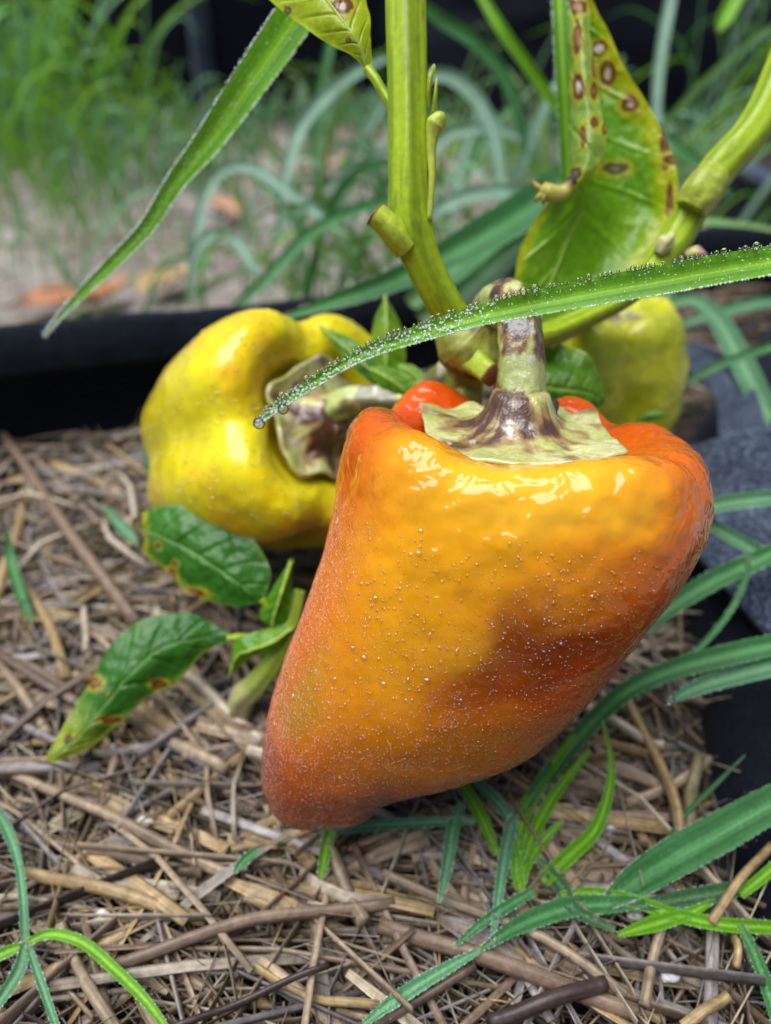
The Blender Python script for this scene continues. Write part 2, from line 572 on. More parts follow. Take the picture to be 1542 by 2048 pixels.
# the bag's plan: where the straw meets its wall, and the rim above, measured along the photograph
wall_px = [(-420, 985, 730), (-180, 935, 695), (0, 900, 662), (300, 850, 634), (560, 800, 612), (880, 722, 562), (1150, 636, 506), (1390, 566, 464), (1600, 545, 452)]
WB, WT = [], []
for px, pb, pt in wall_px:
    b0 = G(px, pb, 0.014)
    r = EF + (px - 771.0) / FPX * EX + (1024.0 - pt) / FPX * EU
    k = b0[1] / r[1]
    WB.append(b0 * A(1, 1, 0)); WT.append(CAM + r * k)
WB, WT = np.array(WB), np.array(WT)


def fabric_sheet(rows, nv, nu, thick, name, material, parent, wave=0.003, wl=18.0, seed=3):
    mb = MB()
    s = sheet(mb, np.array(rows), nv, nu, lambda u, v, p: np.full(p.shape, 0.02), lambda u, v, p: wave * (fbm(p * wl, seed, 3) - 0.5) * 2)
    o = link(name, mb.mesh(name), material, parent)
    md = o.modifiers.new("thickness", 'SOLIDIFY'); md.thickness = thick; md.offset = 0
    return o


bag = thing('grow_bag', 'large black felt grow bag full of straw mulch that the pepper plant stands in', 'grow bag', (0.0, 0.25, ZG))
out = A(0, 0.004, 0)
back_rows = [WB + A(0, 0, ZG + 0.005), WB + A(0, 0, -0.02), WB * 0.65 + WT * 0.35 + out, WT + out - A(0, 0, .004)]
fabric_sheet(back_rows, 26, 160, 0.004, 'back_wall', M['fabric'], bag, 0.004, 14)
hem_rows = [WT + A(0, -0.003, -0.024), WT + A(0, -0.001, -0.012), WT + A(0, 0.0065, -0.001), WT + A(0, 0.016, -0.016)]
fabric_sheet(hem_rows, 14, 160, 0.003, 'rim_hem', M['fabric'], bag, 0.003, 22, 5)
# right wall, close to the camera, with its top folded inwards
rw_b = np.array([[0.36, 0.66, 0], [0.30, 0.52, 0], [0.215, 0.42, 0], [0.165, 0.33, 0], [0.138, 0.24, 0], [0.120, 0.16, 0], [0.112, 0.08, 0], [0.115, -0.02, 0], [0.13, -0.12, 0]])
rw_o = np.array([[0.012, 0.004, 0.0]] * len(rw_b))
fabric_sheet([rw_b + A(0, 0, ZG + 0.005), rw_b + A(0, 0, -0.02), rw_b + rw_o * 1.2 + A(0, 0, 0.03), rw_b + rw_o * 3 + A(0, 0, 0.068)], 24, 140, 0.004, 'side_wall', M['fabric'], bag, 0.004, 16, 9)
cuff = [[(1352, 905, .335), (1400, 888, .330), (1470, 868, .325), (1560, 846, .320), (1700, 815, .315)],
        [(1350, 985, .322), (1410, 990, .315), (1480, 1000, .305), (1570, 1010, .298), (1700, 1020, .292)],
        [(1355, 1050, .306), (1420, 1090, .296), (1490, 1130, .284), (1575, 1175, .276), (1700, 1240, .270)],
        [(1365, 1075, .300), (1425, 1145, .287), (1490, 1225, .274), (1560, 1305, .264), (1680, 1430, .256)]]
cuff = np.array([[P(*q) for q in r] for r in cuff])
fabric_sheet(list(cuff), 40, 50, 0.004, 'folded_cuff', M['cuff'], bag, 0.0035, 30, 4)
strap = [[(1366, 738, .40), (1372, 714, .402), (1380, 692, .404)],
         [(1400, 758, .385), (1415, 730, .388), (1432, 703, .390)],
         [(1428, 792, .368), (1452, 765, .370), (1480, 742, .372)],
         [(1436, 830, .352), (1472, 812, .354), (1514, 795, .356)],
         [(1437, 880, .334), (1480, 872, .332), (1530, 850, .330)],
         [(1440, 905, .328), (1486, 895, .326), (1538, 872, .322)]]
fabric_sheet([np.array([P(*q) for q in r]) for r in strap], 50, 14, 0.004, 'handle_strap', M['webbing'], bag, 0.001, 40, 6)

# soil surface inside
sx = np.linspace(-0.62, 0.50, 90); sy = np.linspace(-0.25, 0.80, 90)
X, Y = np.meshgrid(sx, sy)


def wall_y(x):
    return np.interp(x, WB[:, 0], WB[:, 1])


def right_x(y):
    return np.interp(y, rw_b[::-1, 1], rw_b[::-1, 0])


Yc = np.minimum(Y, wall_y(X) + 0.004)
Xc = np.minimum(X, right_x(Y) + 0.006)
Yc = np.minimum(Y, wall_y(Xc) + 0.004)
Z = -0.004 + 0.012 * (fbm(np.stack([Xc * 25, Yc * 25, 0 * X], -1), 11) - 0.5)
tag(link('potting_soil', MB().add(np.stack([Xc, Yc, Z], -1), grid_faces(90, 90), (0.03, 0.02, 0.015)).mesh('potting_soil'), M['soil']), kind='structure')

# ------------------------------------------------------------------ black bags beyond
def far_bag(label, cx, cy, rx, ry, h, base, seed, fold=None):
    t = thing('grow_bag', label, 'grow bag', (cx, cy, base), 'black grow bags standing in the garden behind')
    th = np.linspace(0, 2 * np.pi, 120, endpoint=False)
    rows = []
    prof = [(0.96, 0.0), (1.0, 0.15), (1.02, 0.5), (1.0, 0.85), (0.985, 1.0)]
    for k, (f, z) in enumerate(catmull(prof, 26)):
        wob = 1 + 0.05 * (fbm(np.stack([np.cos(th) * 2.2, np.sin(th) * 2.2, np.full_like(th, z * 2.5)], -1), seed, 3) - 0.5) * 2
        rows.append(np.stack([cx + rx * f * wob * np.cos(th), cy + ry * f * wob * np.sin(th), np.full_like(th, base + h * z) + 0.02 * z * np.cos(5 * th + seed)], -1))
    rows = np.array(rows)
    o = link('wall', MB().add(rows, grid_faces(26, 120, True), (0.02, 0.02, 0.03)).mesh('wall'), M['fabric'], t)
    md = o.modifiers.new("thickness", 'SOLIDIFY'); md.thickness = 0.006
    ring = np.vstack([rows[-1], rows[-1][:1]])
    mb = MB(); tube(mb, ring, 0.012, 8, (0.02, 0.02, 0.03), cap=False)
    link('rim_hem', mb.mesh('rim_hem'), M['cuff'], t)
    disc = np.vstack([rows[-3] - A(0, 0, 0.03), [[cx, cy, base + h * 0.86]]])
    j = np.arange(120)
    link('soil_fill', MB().add(disc, np.stack([j, (j + 1) % 120, np.full(120, 120)], -1), (0.03, 0.02, 0.015)).mesh('soil_fill'), M['soil'], t)
    if fold is not None:
        mb = MB(); q = rows[:, fold] + nrm(A(0, -1, 0)) * 0.01
        tube(mb, q, 0.028, 10, (0.03, 0.04, 0.05))
        link('wall_pleat', mb.mesh('wall_pleat'), M['cuff'], t)  # light on the fold put into its paler felt colour
    return t


far_bag('wide black grow bag with a vertical pleat coloured as lit behind the tall grass clump', -0.75, 3.15, 1.15, 0.75, 0.62, ZG - 0.02, 3, 94)
far_bag('black grow bag behind the spotted leaf with crumpled rim', 0.72, 2.75, 0.75, 0.55, 0.36, ZG - 0.02, 8)
far_bag('smaller black grow bag behind the right branch of the pepper plant', 0.80, 1.12, 0.30, 0.26, 0.20, ZG - 0.02, 5)
far_bag('black grow bag at the back beyond all the others', 1.3, 4.4, 1.5, 0.7, 0.8, ZG - 0.02, 12)

# ------------------------------------------------------------------ straw mulch
STRAW = {'tan': (0.38, 0.285, 0.175), 'pale': (0.56, 0.47, 0.33), 'brown': (0.24, 0.165, 0.105), 'dark': (0.065, 0.04, 0.035), 'grey': (0.33, 0.295, 0.26), 'gold': (0.44, 0.31, 0.14), 'olive': (0.28, 0.24, 0.12)}
SK = list(STRAW)


def straw_geom(mb, path, r, base, nseg=6, flat=0.6, seed=0, stain=0.0):
    base = np.asarray(base, float) * A(.80, .80, .86)

    def cf(v, a, l):
        q = np.stack([l * 3.0 + seed * 3.1, a * 1.3, 0 * l + seed], -1)
        s = sst(0.5, 0.72, fbm(q, seed, 2)) * stain
        return mix(base, A(0.06, 0.035, 0.03), s) * (0.85 + 0.3 * vnoise(np.stack([a * 6, l * 2, 0 * l + seed], -1), 4))[..., None]
    m = len(path)
    tube(mb, path, np.full(m, r), nseg, cf, flat=flat, phase=seed * 0.7)


mb = MB()
n_made = 0
while n_made < 8500:
    far = random.random() < 0.38
    x = random.uniform(-0.42, 0.16) if not far else random.uniform(-0.5, 0.42)
    y = random.uniform(0.04, 0.36) if not far else random.uniform(0.30, 0.66)
    L = random.choice((0.015, 0.03, 0.05, 0.08, 0.11)) * random.uniform(0.7, 1.3)
    ang = math.radians(random.gauss(-22, 32)) if random.random() < 0.6 else random.uniform(0, math.pi)
    w = random.choice((0.0007, 0.0011, 0.0015, 0.0021, 0.0028)) * random.uniform(0.75, 1.2)
    dx, dy = math.cos(ang) * L / 2, math.sin(ang) * L / 2
    ok = all(yy < wall_y(xx) - 0.004 and xx < right_x(yy) - 0.003 for xx, yy in ((x - dx, y - dy), (x + dx, y + dy)))
    if not ok:
        continue
    z = 0.003 + 0.015 * random.random() ** 0.8
    tilt = random.gauss(0, 0.10) * L / 2
    bend = random.gauss(0, 0.08) * L
    path = np.array([[x - dx, y - dy, max(z - tilt, 0.002)], [x - dy * bend / L, y + dx * bend / L, z + abs(bend) * 0.2], [x + dx, y + dy, max(z + tilt, 0.002)]])
    k = random.choices(SK, (32, 22, 9, 4, 25, 5, 3))[0]
    c = np.array(STRAW[k]) * random.uniform(0.5, 0.98)
    straw_geom(mb, path, w, c, 6 if w > 0.0012 else 4, random.choice((.10, .14, .2, .38)), n_made % 97, 0.5 if random.random() < 0.3 else 0)
    n_made += 1
for k in range(3000):                                   # fine broken fibres
    x, y = random.uniform(-0.42, 0.2), random.uniform(0.04, 0.5)
    if y > wall_y(x) - 0.01 or x > right_x(y) - 0.01:
        continue
    L = random.uniform(0.012, 0.055); a = random.uniform(0, math.pi)
    d = A(math.cos(a), math.sin(a), random.gauss(0, 0.3)) * L / 2
    z = random.uniform(0.008, 0.020)
    tube(mb, catmull([A(x, y, z) - d, A(x, y, z + random.uniform(-.002, .004)), A(x, y, z) + d], 4), random.choice((.00018, .00028, .0004)), 3, np.array(STRAW[random.choice(SK)]) * 1.0, cap=False)
for k in range(1150):                                    # torn flat leaf sheaths
    x, y = random.uniform(-0.36, 0.16), random.uniform(0.04, 0.46)
    if y > wall_y(x) - 0.03 or x > right_x(y) - 0.03:
        continue
    L = random.uniform(0.015, 0.055); a = math.radians(random.gauss(-22, 45)); z = random.uniform(0.012, 0.020)
    d = A(math.cos(a), math.sin(a), random.gauss(0, 0.12)) * L / 2
    w = random.uniform(.0014, .0036)
    ribbon(mb, [A(x, y, z) - d, A(x, y, z + random.uniform(-.002, .004)), A(x, y, z) + d], [w * random.uniform(.2, .8), w, w * random.uniform(.1, .6)], 8, 5, random.uniform(.2, .9), A(random.gauss(0, .4), random.gauss(0, .4), 1), random.uniform(-1, 1),
           np.array(STRAW[random.choice(('tan', 'pale', 'grey', 'brown', 'gold'))]) * random.uniform(.6, 1.0), np.array(STRAW[random.choice(('tan', 'brown'))]) * .8)
tag(link('straw_mulch', mb.mesh('straw_mulch'), M['straw']), 'deep bed of chopped wet straw covering the soil in the bag', 'mulch', kind='stuff')

# single stalks that can be picked out: traced ones first
def traced_straw(pts, wpx, kind, label, z=0.02, stain=0.0, seed=1, flat=0.7, group=None):
    w = [G(x, y, z) for x, y in pts]
    m = 14
    path = catmull(w, m) + np.stack([np.zeros(m), np.zeros(m), 0.0015 * np.sin(np.linspace(0, 7, m) + seed)], -1)
    d = (path[m // 2] - CAM) @ EF
    mb = MB()
    straw_geom(mb, path, 0.5 * wpx * d / FPX, STRAW[kind], 9, flat, seed, stain)
    return tag(link('straw_stalk', mb.mesh('straw_stalk'), M['straw']), label, 'straw', group)


traced_straw([(-20, 1525), (190, 1622), (330, 1690), (470, 1752)], 34, 'tan', 'long tan stalk stained purple brown at its lower end, left of the hanging pepper tip', 0.021, 0.9, 11)
traced_straw([(40, 1738), (210, 1782), (410, 1836)], 36, 'gold', 'thick golden brown stalk with dark bands in the lower left mulch', 0.021, 0.8, 23)
traced_straw([(205, 1935), (450, 1858), (600, 1825), (790, 1803)], 34, 'brown', 'long rusty brown stalk lying almost level under the pepper tip', 0.0235, 0.2, 5)
traced_straw([(345, 2060), (500, 1992), (657, 1934)], 19, 'dark', 'thin purple black stalk slanting up from the bottom edge', 0.026, 0.3, 8)
traced_straw([(358, 1338), (440, 1410), (525, 1485)], 36, 'pale', 'broad pale stalk slanting down just left of the pepper', 0.021, 0.2, 31)
traced_straw([(235, 1422), (340, 1480), (455, 1545)], 34, 'tan', 'tan stalk beside the yellow leaf tip and under the broad pale stalk', 0.021, 0.4, 14)
traced_straw([(-10, 1310), (45, 1390), (98, 1470)], 30, 'tan', 'tan stalk slanting into the frame from the left edge above the leaf tip', 0.021, 0.4, 17)
traced_straw([(40, 1330), (165, 1390)], 32, 'brown', 'short brown stalk behind the tip of the yellowing leaf', 0.021, 0.2, 19)
traced_straw([(-10, 848), (60, 945), (125, 1048), (200, 1150), (275, 1245)], 34, 'brown', 'very long greyish brown stalk running from the bag wall down to the leaf', 0.024, 0.25, 41)
traced_straw([(168, 1178), (172, 1300)], 20, 'pale', 'short whitish stalk standing upright in the photo above the lower leaf', 0.021, 0.0, 43)
traced_straw([(48, 985), (28, 1090), (-8, 1200)], 26, 'gold', 'golden stalk at the left edge crossing under the long brown one', 0.021, 0.2, 47)
traced_straw([(1250, 1395), (1310, 1500), (1345, 1600), (1362, 1685)], 30, 'gold', 'curved golden stalk right of the pepper beside the dark bag wall', 0.024, 0.15, 53)
traced_straw([(765, 1748), (900, 1800), (1071, 1872), (1250, 1988)], 27, 'tan', 'long tan stalk passing below the hanging grass leaf tips', 0.022, 0.3, 59)
traced_straw([(760, 1845), (1000, 1930), (1275, 2022)], 46, 'brown', 'thick brown stalk along the bottom edge above the dark stub', 0.021, 0.3, 61)
traced_straw([(980, 2042), (1100, 2003), (1212, 1962)], 44, 'dark', 'thick dark brown broken stub at the bottom edge', 0.025, 0.1, 67)
traced_straw([(1395, 1520), (1380, 1600), (1372, 1685)], 38, 'olive', 'olive stalk standing against the dark bag wall', 0.022, 0.3, 71)
traced_straw([(1545, 1688), (1480, 1760), (1425, 1840)], 26, 'gold', 'golden stalk leaning on the bag wall at the right edge', 0.028, 0.1, 73)
traced_straw([(1460, 1988), (1368, 2050)], 32, 'gold', 'short golden stalk in the bottom right corner', 0.024, 0.1, 79)
traced_straw([(1325, 1840), (1304, 1930), (1285, 2015)], 30, 'tan', 'pale stalk beside the white perlite lump at lower right', 0.022, 0.1, 83)
traced_straw([(1470, 1850), (1475, 1930)], 22, 'gold', 'short upright golden stalk beside the right bag wall', 0.024, 0.1, 85)
traced_straw([(1140, 1395), (1260, 1465), (1330, 1490)], 26, 'pale', 'pale stalk just under the lower right side of the pepper', 0.022, 0.1, 87)
traced_straw([(660, 1700), (700, 1790), (730, 1850)], 40, 'tan', 'broad tan flake below the pepper tip', 0.022, 0.2, 89)
traced_straw([(120, 1850), (170, 1960), (240, 2070)], 34, 'tan', 'split tan stalk beside the small grass plant in the bottom left corner', 0.022, 0.2, 91)
traced_straw([(420, 1260), (520, 1330), (600, 1400)], 26, 'tan', 'tan stalk behind the base of the leafy shoot', 0.02, 0.2, 93)
traced_straw([(10, 1440), (160, 1500), (300, 1500)], 22, 'grey', 'grey stalk under the yellow tip of the lower leaf', 0.02, 0.2, 95)
traced_straw([(510, 1935), (640, 2000), (760, 2010)], 24, 'gold', 'golden stalk between the purple black stalk and the grass leaf at the bottom', 0.021, 0.2, 97)

protos = []
for k in range(18):
    L = (0.03, 0.055, 0.085)[k % 3] * random.uniform(0.85, 1.2); b = random.gauss(0, 0.06) * L
    mb = MB()
    c = np.array(STRAW[('tan', 'pale', 'grey', 'brown', 'tan', 'gold')[k // 3]]) * random.uniform(0.85, 1.15)
    straw_geom(mb, catmull([[-L / 2, 0, 0], [0, b, abs(b) * 0.4], [L / 2, 0, 0]], 5), random.uniform(0.0010, 0.0021), c, 8, random.choice((.15, .3, .6)), k * 5 + 2, 0.6 if k % 2 else 0.1)
    protos.append((mb.mesh('straw_stalk'), L, ('tan', 'pale', 'grey', 'brown', 'tan', 'gold')[k // 3]))
made = 0
LAND = [((150, 930), 'below the bag wall at left'), ((420, 960), 'behind the yellow pepper'), ((60, 1120), 'by the teal blade at the left edge'), ((190, 1200), 'above the lower drooping leaf'), ((230, 1100), 'left of the oval leaf'),
        ((480, 1380), 'at the base of the leafy shoot'), ((90, 1420), 'by the left edge above the yellow leaf tip'), ((260, 1480), 'right of the yellow leaf tip'), ((430, 1520), 'left of the pepper tip'), ((60, 1640), 'at the left edge below the yellow leaf tip'),
        ((300, 1680), 'around the purple stained stalk'), ((520, 1700), 'just below left of the pepper tip'), ((700, 1740), 'right below the pepper tip'), ((120, 1800), 'above the corner grass plant'), ((350, 1880), 'between the golden brown and rusty stalks'),
        ((230, 1990), 'right of the corner grass plant'), ((450, 2000), 'along the purple black bottom stalk'), ((650, 1900), 'under the rusty brown stalk'), ((620, 2020), 'at the bottom edge near the middle'), ((850, 1880), 'under the hanging grass tips'),
        ((880, 2010), 'at the bottom edge beside the dark stub'), ((1050, 1900), 'below the large water drop'), ((1180, 1920), 'above the dark broken stub'), ((1300, 1920), 'beside the largest perlite lump'), ((1420, 1950), 'in the bottom right corner'),
        ((1250, 1560), 'inside the grass plant under the pepper'), ((1380, 1600), 'against the dark bag wall'), ((1420, 1780), 'under the wide green grass leaf'), ((1400, 830), 'in the loop of the bag strap'), ((1450, 650), 'far right beyond the green pepper')]


USED = set()


def straw_label(kd, L, ang, px, py):
    near = sorted(LAND, key=lambda q: (q[0][0] - px) ** 2 + (q[0][1] - py) ** 2)
    a = (math.degrees(ang) + 90) % 180 - 90
    o = 'level' if abs(a) < 14 else ('steep' if abs(a) > 62 else ('rising' if a > 0 else 'falling'))
    size = 'short' if L < .038 else ('medium' if L < .062 else 'long')
    colour = {'tan': 'tan', 'pale': 'cream', 'grey': 'grey', 'brown': 'brown', 'gold': 'golden'}[kd]
    for _, land in near[:3]:
        t = '%s %s %s straw stalk %s' % (size, colour, o, land)
        if t not in USED:
            break
    else:
        t = '%s %s %s straw stalk %s' % (size, colour, o, near[0][1])
    USED.add(t)
    return t


while made < 235:
    x, y = random.uniform(-0.30, 0.14), random.uniform(0.05, 0.42)
    me, L, kd = random.choice(protos)
    ang = math.radians(random.gauss(-22, 35)) if random.random() < 0.65 else random.uniform(0, math.pi)
    dx, dy = math.cos(ang) * L / 2, math.sin(ang) * L / 2
    if not all(yy < wall_y(xx) - 0.006 and xx < right_x(yy) - 0.006 for xx, yy in ((x - dx, y - dy), (x + dx, y + dy))):
        continue
    ppx, ppy = proj(A(x, y, 0.018))
    if not (-20 < ppx < 1540 and 820 < ppy < 2060) or (600 < ppx < 1250 and ppy < 1480):
        continue
    o = link('straw_stalk', me, M['straw'])
    o.location = (x, y, random.uniform(0.016, 0.022)); o.rotation_euler = (random.uniform(0, 6), random.gauss(0, 0.09), ang)
    tag(o, straw_label(kd, L, ang, ppx, ppy), 'straw', 'loose straw stalks on top of the mulch')
    made += 1

# white perlite lumps
for px, py, r, lab in ((1345, 1948, .0042, 'white perlite lump at the lower right among golden stalks'), (290, 1645, .0036, 'white perlite lump left of the pepper tip beside a purple stained stalk'),
                       (232, 1497, .0032, 'white perlite lump beside the yellow leaf tip'), (1268, 1832, .003, 'white perlite lump under the wide green grass leaf'), (203, 1832, .0028, 'small white perlite lump in the lower left mulch'),
                       (1215, 1655, .005, 'grey white perlite lump inside the grass plant at right')):
    tv, tt, tq = drop_template('fine_ball')
    v = tv * A(1.25, .85, .75) * (0.5 + 1.0 * fbm(tv * 1.3 + px, px % 91, 2))[:, None]; r *= .6
    o = link('perlite_lump', MB().add(v * r, [tt, tq], mix((.62, .62, .62), (.32, .27, .2), sst(.5, .7, fbm(tv * 2.2 + py, 7, 3)))).mesh('perlite_lump'), M['perlite'])
    o.location = G(px, py, 0.0185); tag(o, lab, 'perlite', 'perlite lumps in the mulch')

# a curled dry brown tendril and a pale husk below the pepper
mb = MB()
tube(mb, catmull([P(575, 1590, .232), P(600, 1650, .232), P(622, 1740, .230), P(640, 1860, .226)], 24), np.linspace(0.0016, 0.0004, 24), 6, (0.16, 0.06, 0.025), flat=0.5)
tag(link('dry_tendril', mb.mesh('dry_tendril'), M['straw']), 'thin red brown dry tendril hanging below the pepper tip', 'tendril')
mb = MB()
sheet(mb, [[(440, 1640, .25), (470, 1632, .247), (505, 1640, .25)], [(430, 1670, .25), (475, 1668, .243), (535, 1668, .249)], [(440, 1698, .247), (480, 1700, .241), (560, 1690, .247)]], 14, 14,
      lambda u, v, p: mix((0.42, 0.38, 0.14), (0.2, 0.15, 0.06), sst(.5, .7, fbm(p * 300, 3))), lambda u, v, p: 0.003 * (fbm(p * 150, 4) - .5))
tag(link('seed_husk', mb.mesh('seed_husk'), M['dead_leaf']), 'crumpled pale yellow husk in the straw left of the pepper tip', 'husk')

# ------------------------------------------------------------------ the orange pepper in front
def angdiff(a, b):
    return (a - b + np.pi) % (2 * np.pi) - np.pi


NPH = 420
PH = np.linspace(0, 2 * np.pi, NPH, endpoint=False)          # 0 right, 90 back, 180 left, 270 towards the camera
TAU = math.radians(19)
DV = EF * math.cos(TAU) + EU * math.sin(TAU)
AX = EU * math.cos(TAU) - EF * math.sin(TAU)
stations = [  # left silhouette, right silhouette, depth, half depth
    ((682, 905), (1396, 945), .190, .041),
    ((670, 985), (1393, 1010), .1920, .0415),
    ((646, 1100), (1344, 1105), .1950, .040),
    ((606, 1215), (1276, 1200), .1985, .037),
    ((566, 1322), (1208, 1292), .2015, .034),
    ((538, 1416), (1152, 1370), .2045, .030),
    ((526, 1492), (1092, 1434), .2070, .025),
    ((526, 1549), (930, 1484), .2090, .0205),
    ((546, 1591), (818, 1528), .2105, .0170),
    ((574, 1616), (785, 1566), .2115, .0130),
    ((624, 1624), (748, 1598), .2120, .0070),
    ((676, 1620), (698, 1616), .2120, .0010),
]
arr = np.array([[*P(*((np.array(l) + np.array(r)) / 2), d), *((P(*r, d) - P(*l, d)) / 2), hd] for l, r, d, hd in stations])
body = catmull(arr, 210)
grooves = [(math.radians(251), .55, .050), (math.radians(206), .22, .028), (math.radians(152), .9, .10), (math.radians(88), 1.0, .12), (math.radians(38), .9, .10), (math.radians(322), .38, .035)]


def groove_sum(ph, which):
    g = 0
    for a, s, w in grooves:
        g = g + (s if which == 0 else w) * np.exp(-(angdiff(ph, a) / 0.30) ** 2)
    return g


def section(rowd, fac, lift, t, ph=PH):
    c, hw, hd = rowd[:3], rowd[3:6], rowd[6]
    n = 2.45
    cx = np.sign(np.cos(ph)) * np.abs(np.cos(ph)) ** (2 / n); cy = np.sign(np.sin(ph)) * np.abs(np.sin(ph)) ** (2 / n)
    g = 1 - groove_sum(ph, 1) * (0.9 - 0.55 * t)
    low = np.exp(-(angdiff(ph, math.radians(318)) / 0.28) ** 2) * 0.055 * sst(0.35, 0.8, t)      # crease between the lower lobes
    g = g - low
    return c + np.outer(cx * g * fac, hw) + np.outer(cy * g * fac, DV * hd) + np.outer(lift, AX)


rows, tt = [], []
top_prof = catmull([(0.0, .0010), (.18, .0010), (.36, .0020), (.47, .0035), (.56, .0058), (.66, .0088), (.77, .0108), (.87, .0104), (.945, .0076), (.985, .0040), (1.0, 0)], 110)
rimk = 1.0 + .14 * np.exp(-(angdiff(PH, math.radians(200)) / .5) ** 2) - .22 * np.exp(-(angdiff(PH, math.radians(-4)) / .42) ** 2) + .22 * np.exp(-(angdiff(PH, math.radians(58)) / .3) ** 2) + .35 * np.exp(-(angdiff(PH, math.radians(122)) / .3) ** 2) - .34 * np.exp(-(angdiff(PH, math.radians(258)) / .38) ** 2) - .10 * np.exp(-(angdiff(PH, math.radians(300)) / .4) ** 2)
lob = 1 - groove_sum(PH, 0)
for f, z in top_prof[:-1]:
    k = sst(0.40, 0.75, f)
    rows.append(section(body[0], f, z * (1 - k + k * (0.62 + 0.45 * np.clip(lob, 0, 1)) * rimk), 0)); tt.append(-0.001 - (1 - f) * 0.25)
for i, rd in enumerate(body):
    t = i / (len(body) - 1)
    rows.append(section(rd, 1.0, np.zeros(NPH), t)); tt.append(t)
HV = np.array(rows)
for _ in range(60):                                        # ease the shoulder into the sides
    k = np.exp(-((np.arange(len(tt)) - 112) / 26.0) ** 2)[2:-2, None, None] * .5
    HV[2:-2] = HV[2:-2] * (1 - k) + k * .25 * (HV[:-4] + HV[1:-3] + HV[3:-1] + HV[4:])
HT = np.tile(np.array(tt)[:, None], (1, NPH)); HP = np.tile(PH, (len(tt), 1))


def grid_normals(V):
    du = np.roll(V, -1, 1) - np.roll(V, 1, 1); dv = np.gradient(V, axis=0)
    n = nrm(np.cross(du, dv))
    return n


N0 = grid_normals(HV)
cen = HV.mean((0, 1))
if ((HV - cen) * N0).sum(-1).mean() < 0:
    N0 = -N0
wet = np.exp(-((HT - 0.02) / 0.16) ** 2)
HV = HV + N0 * (0.0011 * (fbm(HV * 55, 1, 3) - 0.5) + wet * 0.0015 * (fbm(HV * A(190, 190, 150), 2, 2) - 0.5) + 0.00018 * (fbm(HV * 520, 3, 2) - 0.5) + sst(.45, .65, HT) * .0022 * (fbm(HV * 110, 5, 3) - .5))[..., None]
HN = grid_normals(HV)
if ((HV - cen) * HN).sum(-1).mean() < 0:
    HN = -HN
U = np.cos(HP)
front = np.clip(-np.sin(HP), 0, 1)
wob = fbm(HV * 70, 9, 3) - 0.5
wob2 = fbm(HV * 180, 10, 3) - 0.5


def blob(u0, t0, su, st, soft=1.0):
    return np.exp(-(((U + 0.25 * wob - u0) / su) ** 2 + ((HT + 0.12 * wob - t0) / st) ** 2)) * sst(-0.2, 0.3, -np.sin(HP))


PC = np.tile(A(0.66, 0.130, 0.002), (*HV.shape[:2], 1))                          # orange
PC = mix(PC, A(0.70, 0.285, 0.003), np.clip(blob(-.34, .16, .48, .28) * 1.3, 0, 1))    # ochre yellow front
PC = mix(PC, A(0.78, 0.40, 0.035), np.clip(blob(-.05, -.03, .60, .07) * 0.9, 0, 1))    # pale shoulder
PC = mix(PC, A(0.62, 0.110, 0.002), np.clip(sst(.30, .8, U + .2 * wob) * .9, 0, 1))     # redder right side
PC = mix(PC, A(0.52, 0.045, 0.006), np.clip(sst(0.02, -0.10, HT) * sst(-.3, .5, np.sin(HP)) + sst(-.7, -.97, U) * sst(.12, -.02, HT) * .8, 0, 1) * .85)
PC = mix(PC, A(0.21, 0.030, 0.003), np.clip(blob(.22, .255, .32, .078) * 1.6, 0, .95))   # brown patch
PC = mix(PC, A(0.36, 0.075, 0.003), np.clip(blob(.02, .30, .16, .05), 0, .6))
PC = mix(PC, A(0.62, 0.085, 0.003), np.clip(blob(.62, .30, .30, .10), 0, .8))
PC = mix(PC, A(0.44, 0.24, 0.006), np.clip(blob(-.80, .37, .20, .07), 0, .8))          # greenish ochre, lower left
PC = mix(PC, A(0.42, 0.15, 0.003), np.clip(blob(.05, .42, .40, .05), 0, .85))
PC = mix(PC, A(0.62, 0.22, 0.003), np.clip(blob(.0, .50, .30, .05), 0, .6))
PC = mix(PC, A(0.25, 0.055, 0.012), np.clip(sst(.46, .62, HT + .2 * wob - 0.06 * U), 0, 1) * .9)   # brown red tip
PC = mix(PC, A(0.32, 0.085, 0.008), sst(.60, .90, U) * sst(.25, .45, HT) * .5)
PC = PC * mix(A(1, 1, 1), A(.86, .72, .8), sst(.12, .40, HT + .15 * wob))
PC = PC * A(.95, 1.0, .5) * (1 + 0.05 * wob2 + 0.07 * wob)[..., None]
speck = (vnoise(HV * 520, 44) > 0.982) & (vnoise(HV * 90, 45) > 0.72)
PC = np.where(speck[..., None], PC * 0.45, PC)
SP_CEN = P(1000, 1150, .19)
pepper = thing('bell_pepper', 'large wet orange bell pepper hanging in front with a blotchy brown stalk', 'pepper', P(690, 1650, .205), 'bell peppers on the plant')
hero = link('fruit_body', MB().add(HV, [grid_faces(len(tt), NPH, True)], PC, np.stack([HP / 6.283, HT, 0 * HT], -1)).mesh('fruit_body'), M['pepper'], pepper)

# water on it: beads one can pick out are parts, the fine dew is one part
view = nrm(CAM - HV)
facing = (HN * view).sum(-1)
ppx, ppy = proj(HV)
area = np.linalg.norm(np.cross(np.roll(HV, -1, 1) - HV, np.gradient(HV, axis=0)), axis=-1)
vis = (facing > -0.05) & (HT > -0.03)


def pick(weight, n):
    w = (weight * area * vis).ravel(); w = w / w.sum()
    i = RNG.choice(len(w), n, p=w)
    nn = HN.reshape(-1, 3)[i]
    jit = RNG.normal(0, 0.0005, (n, 3)); jit -= nn * (jit * nn).sum(-1, keepdims=True)
    return HV.reshape(-1, 3)[i] + jit, nn, i


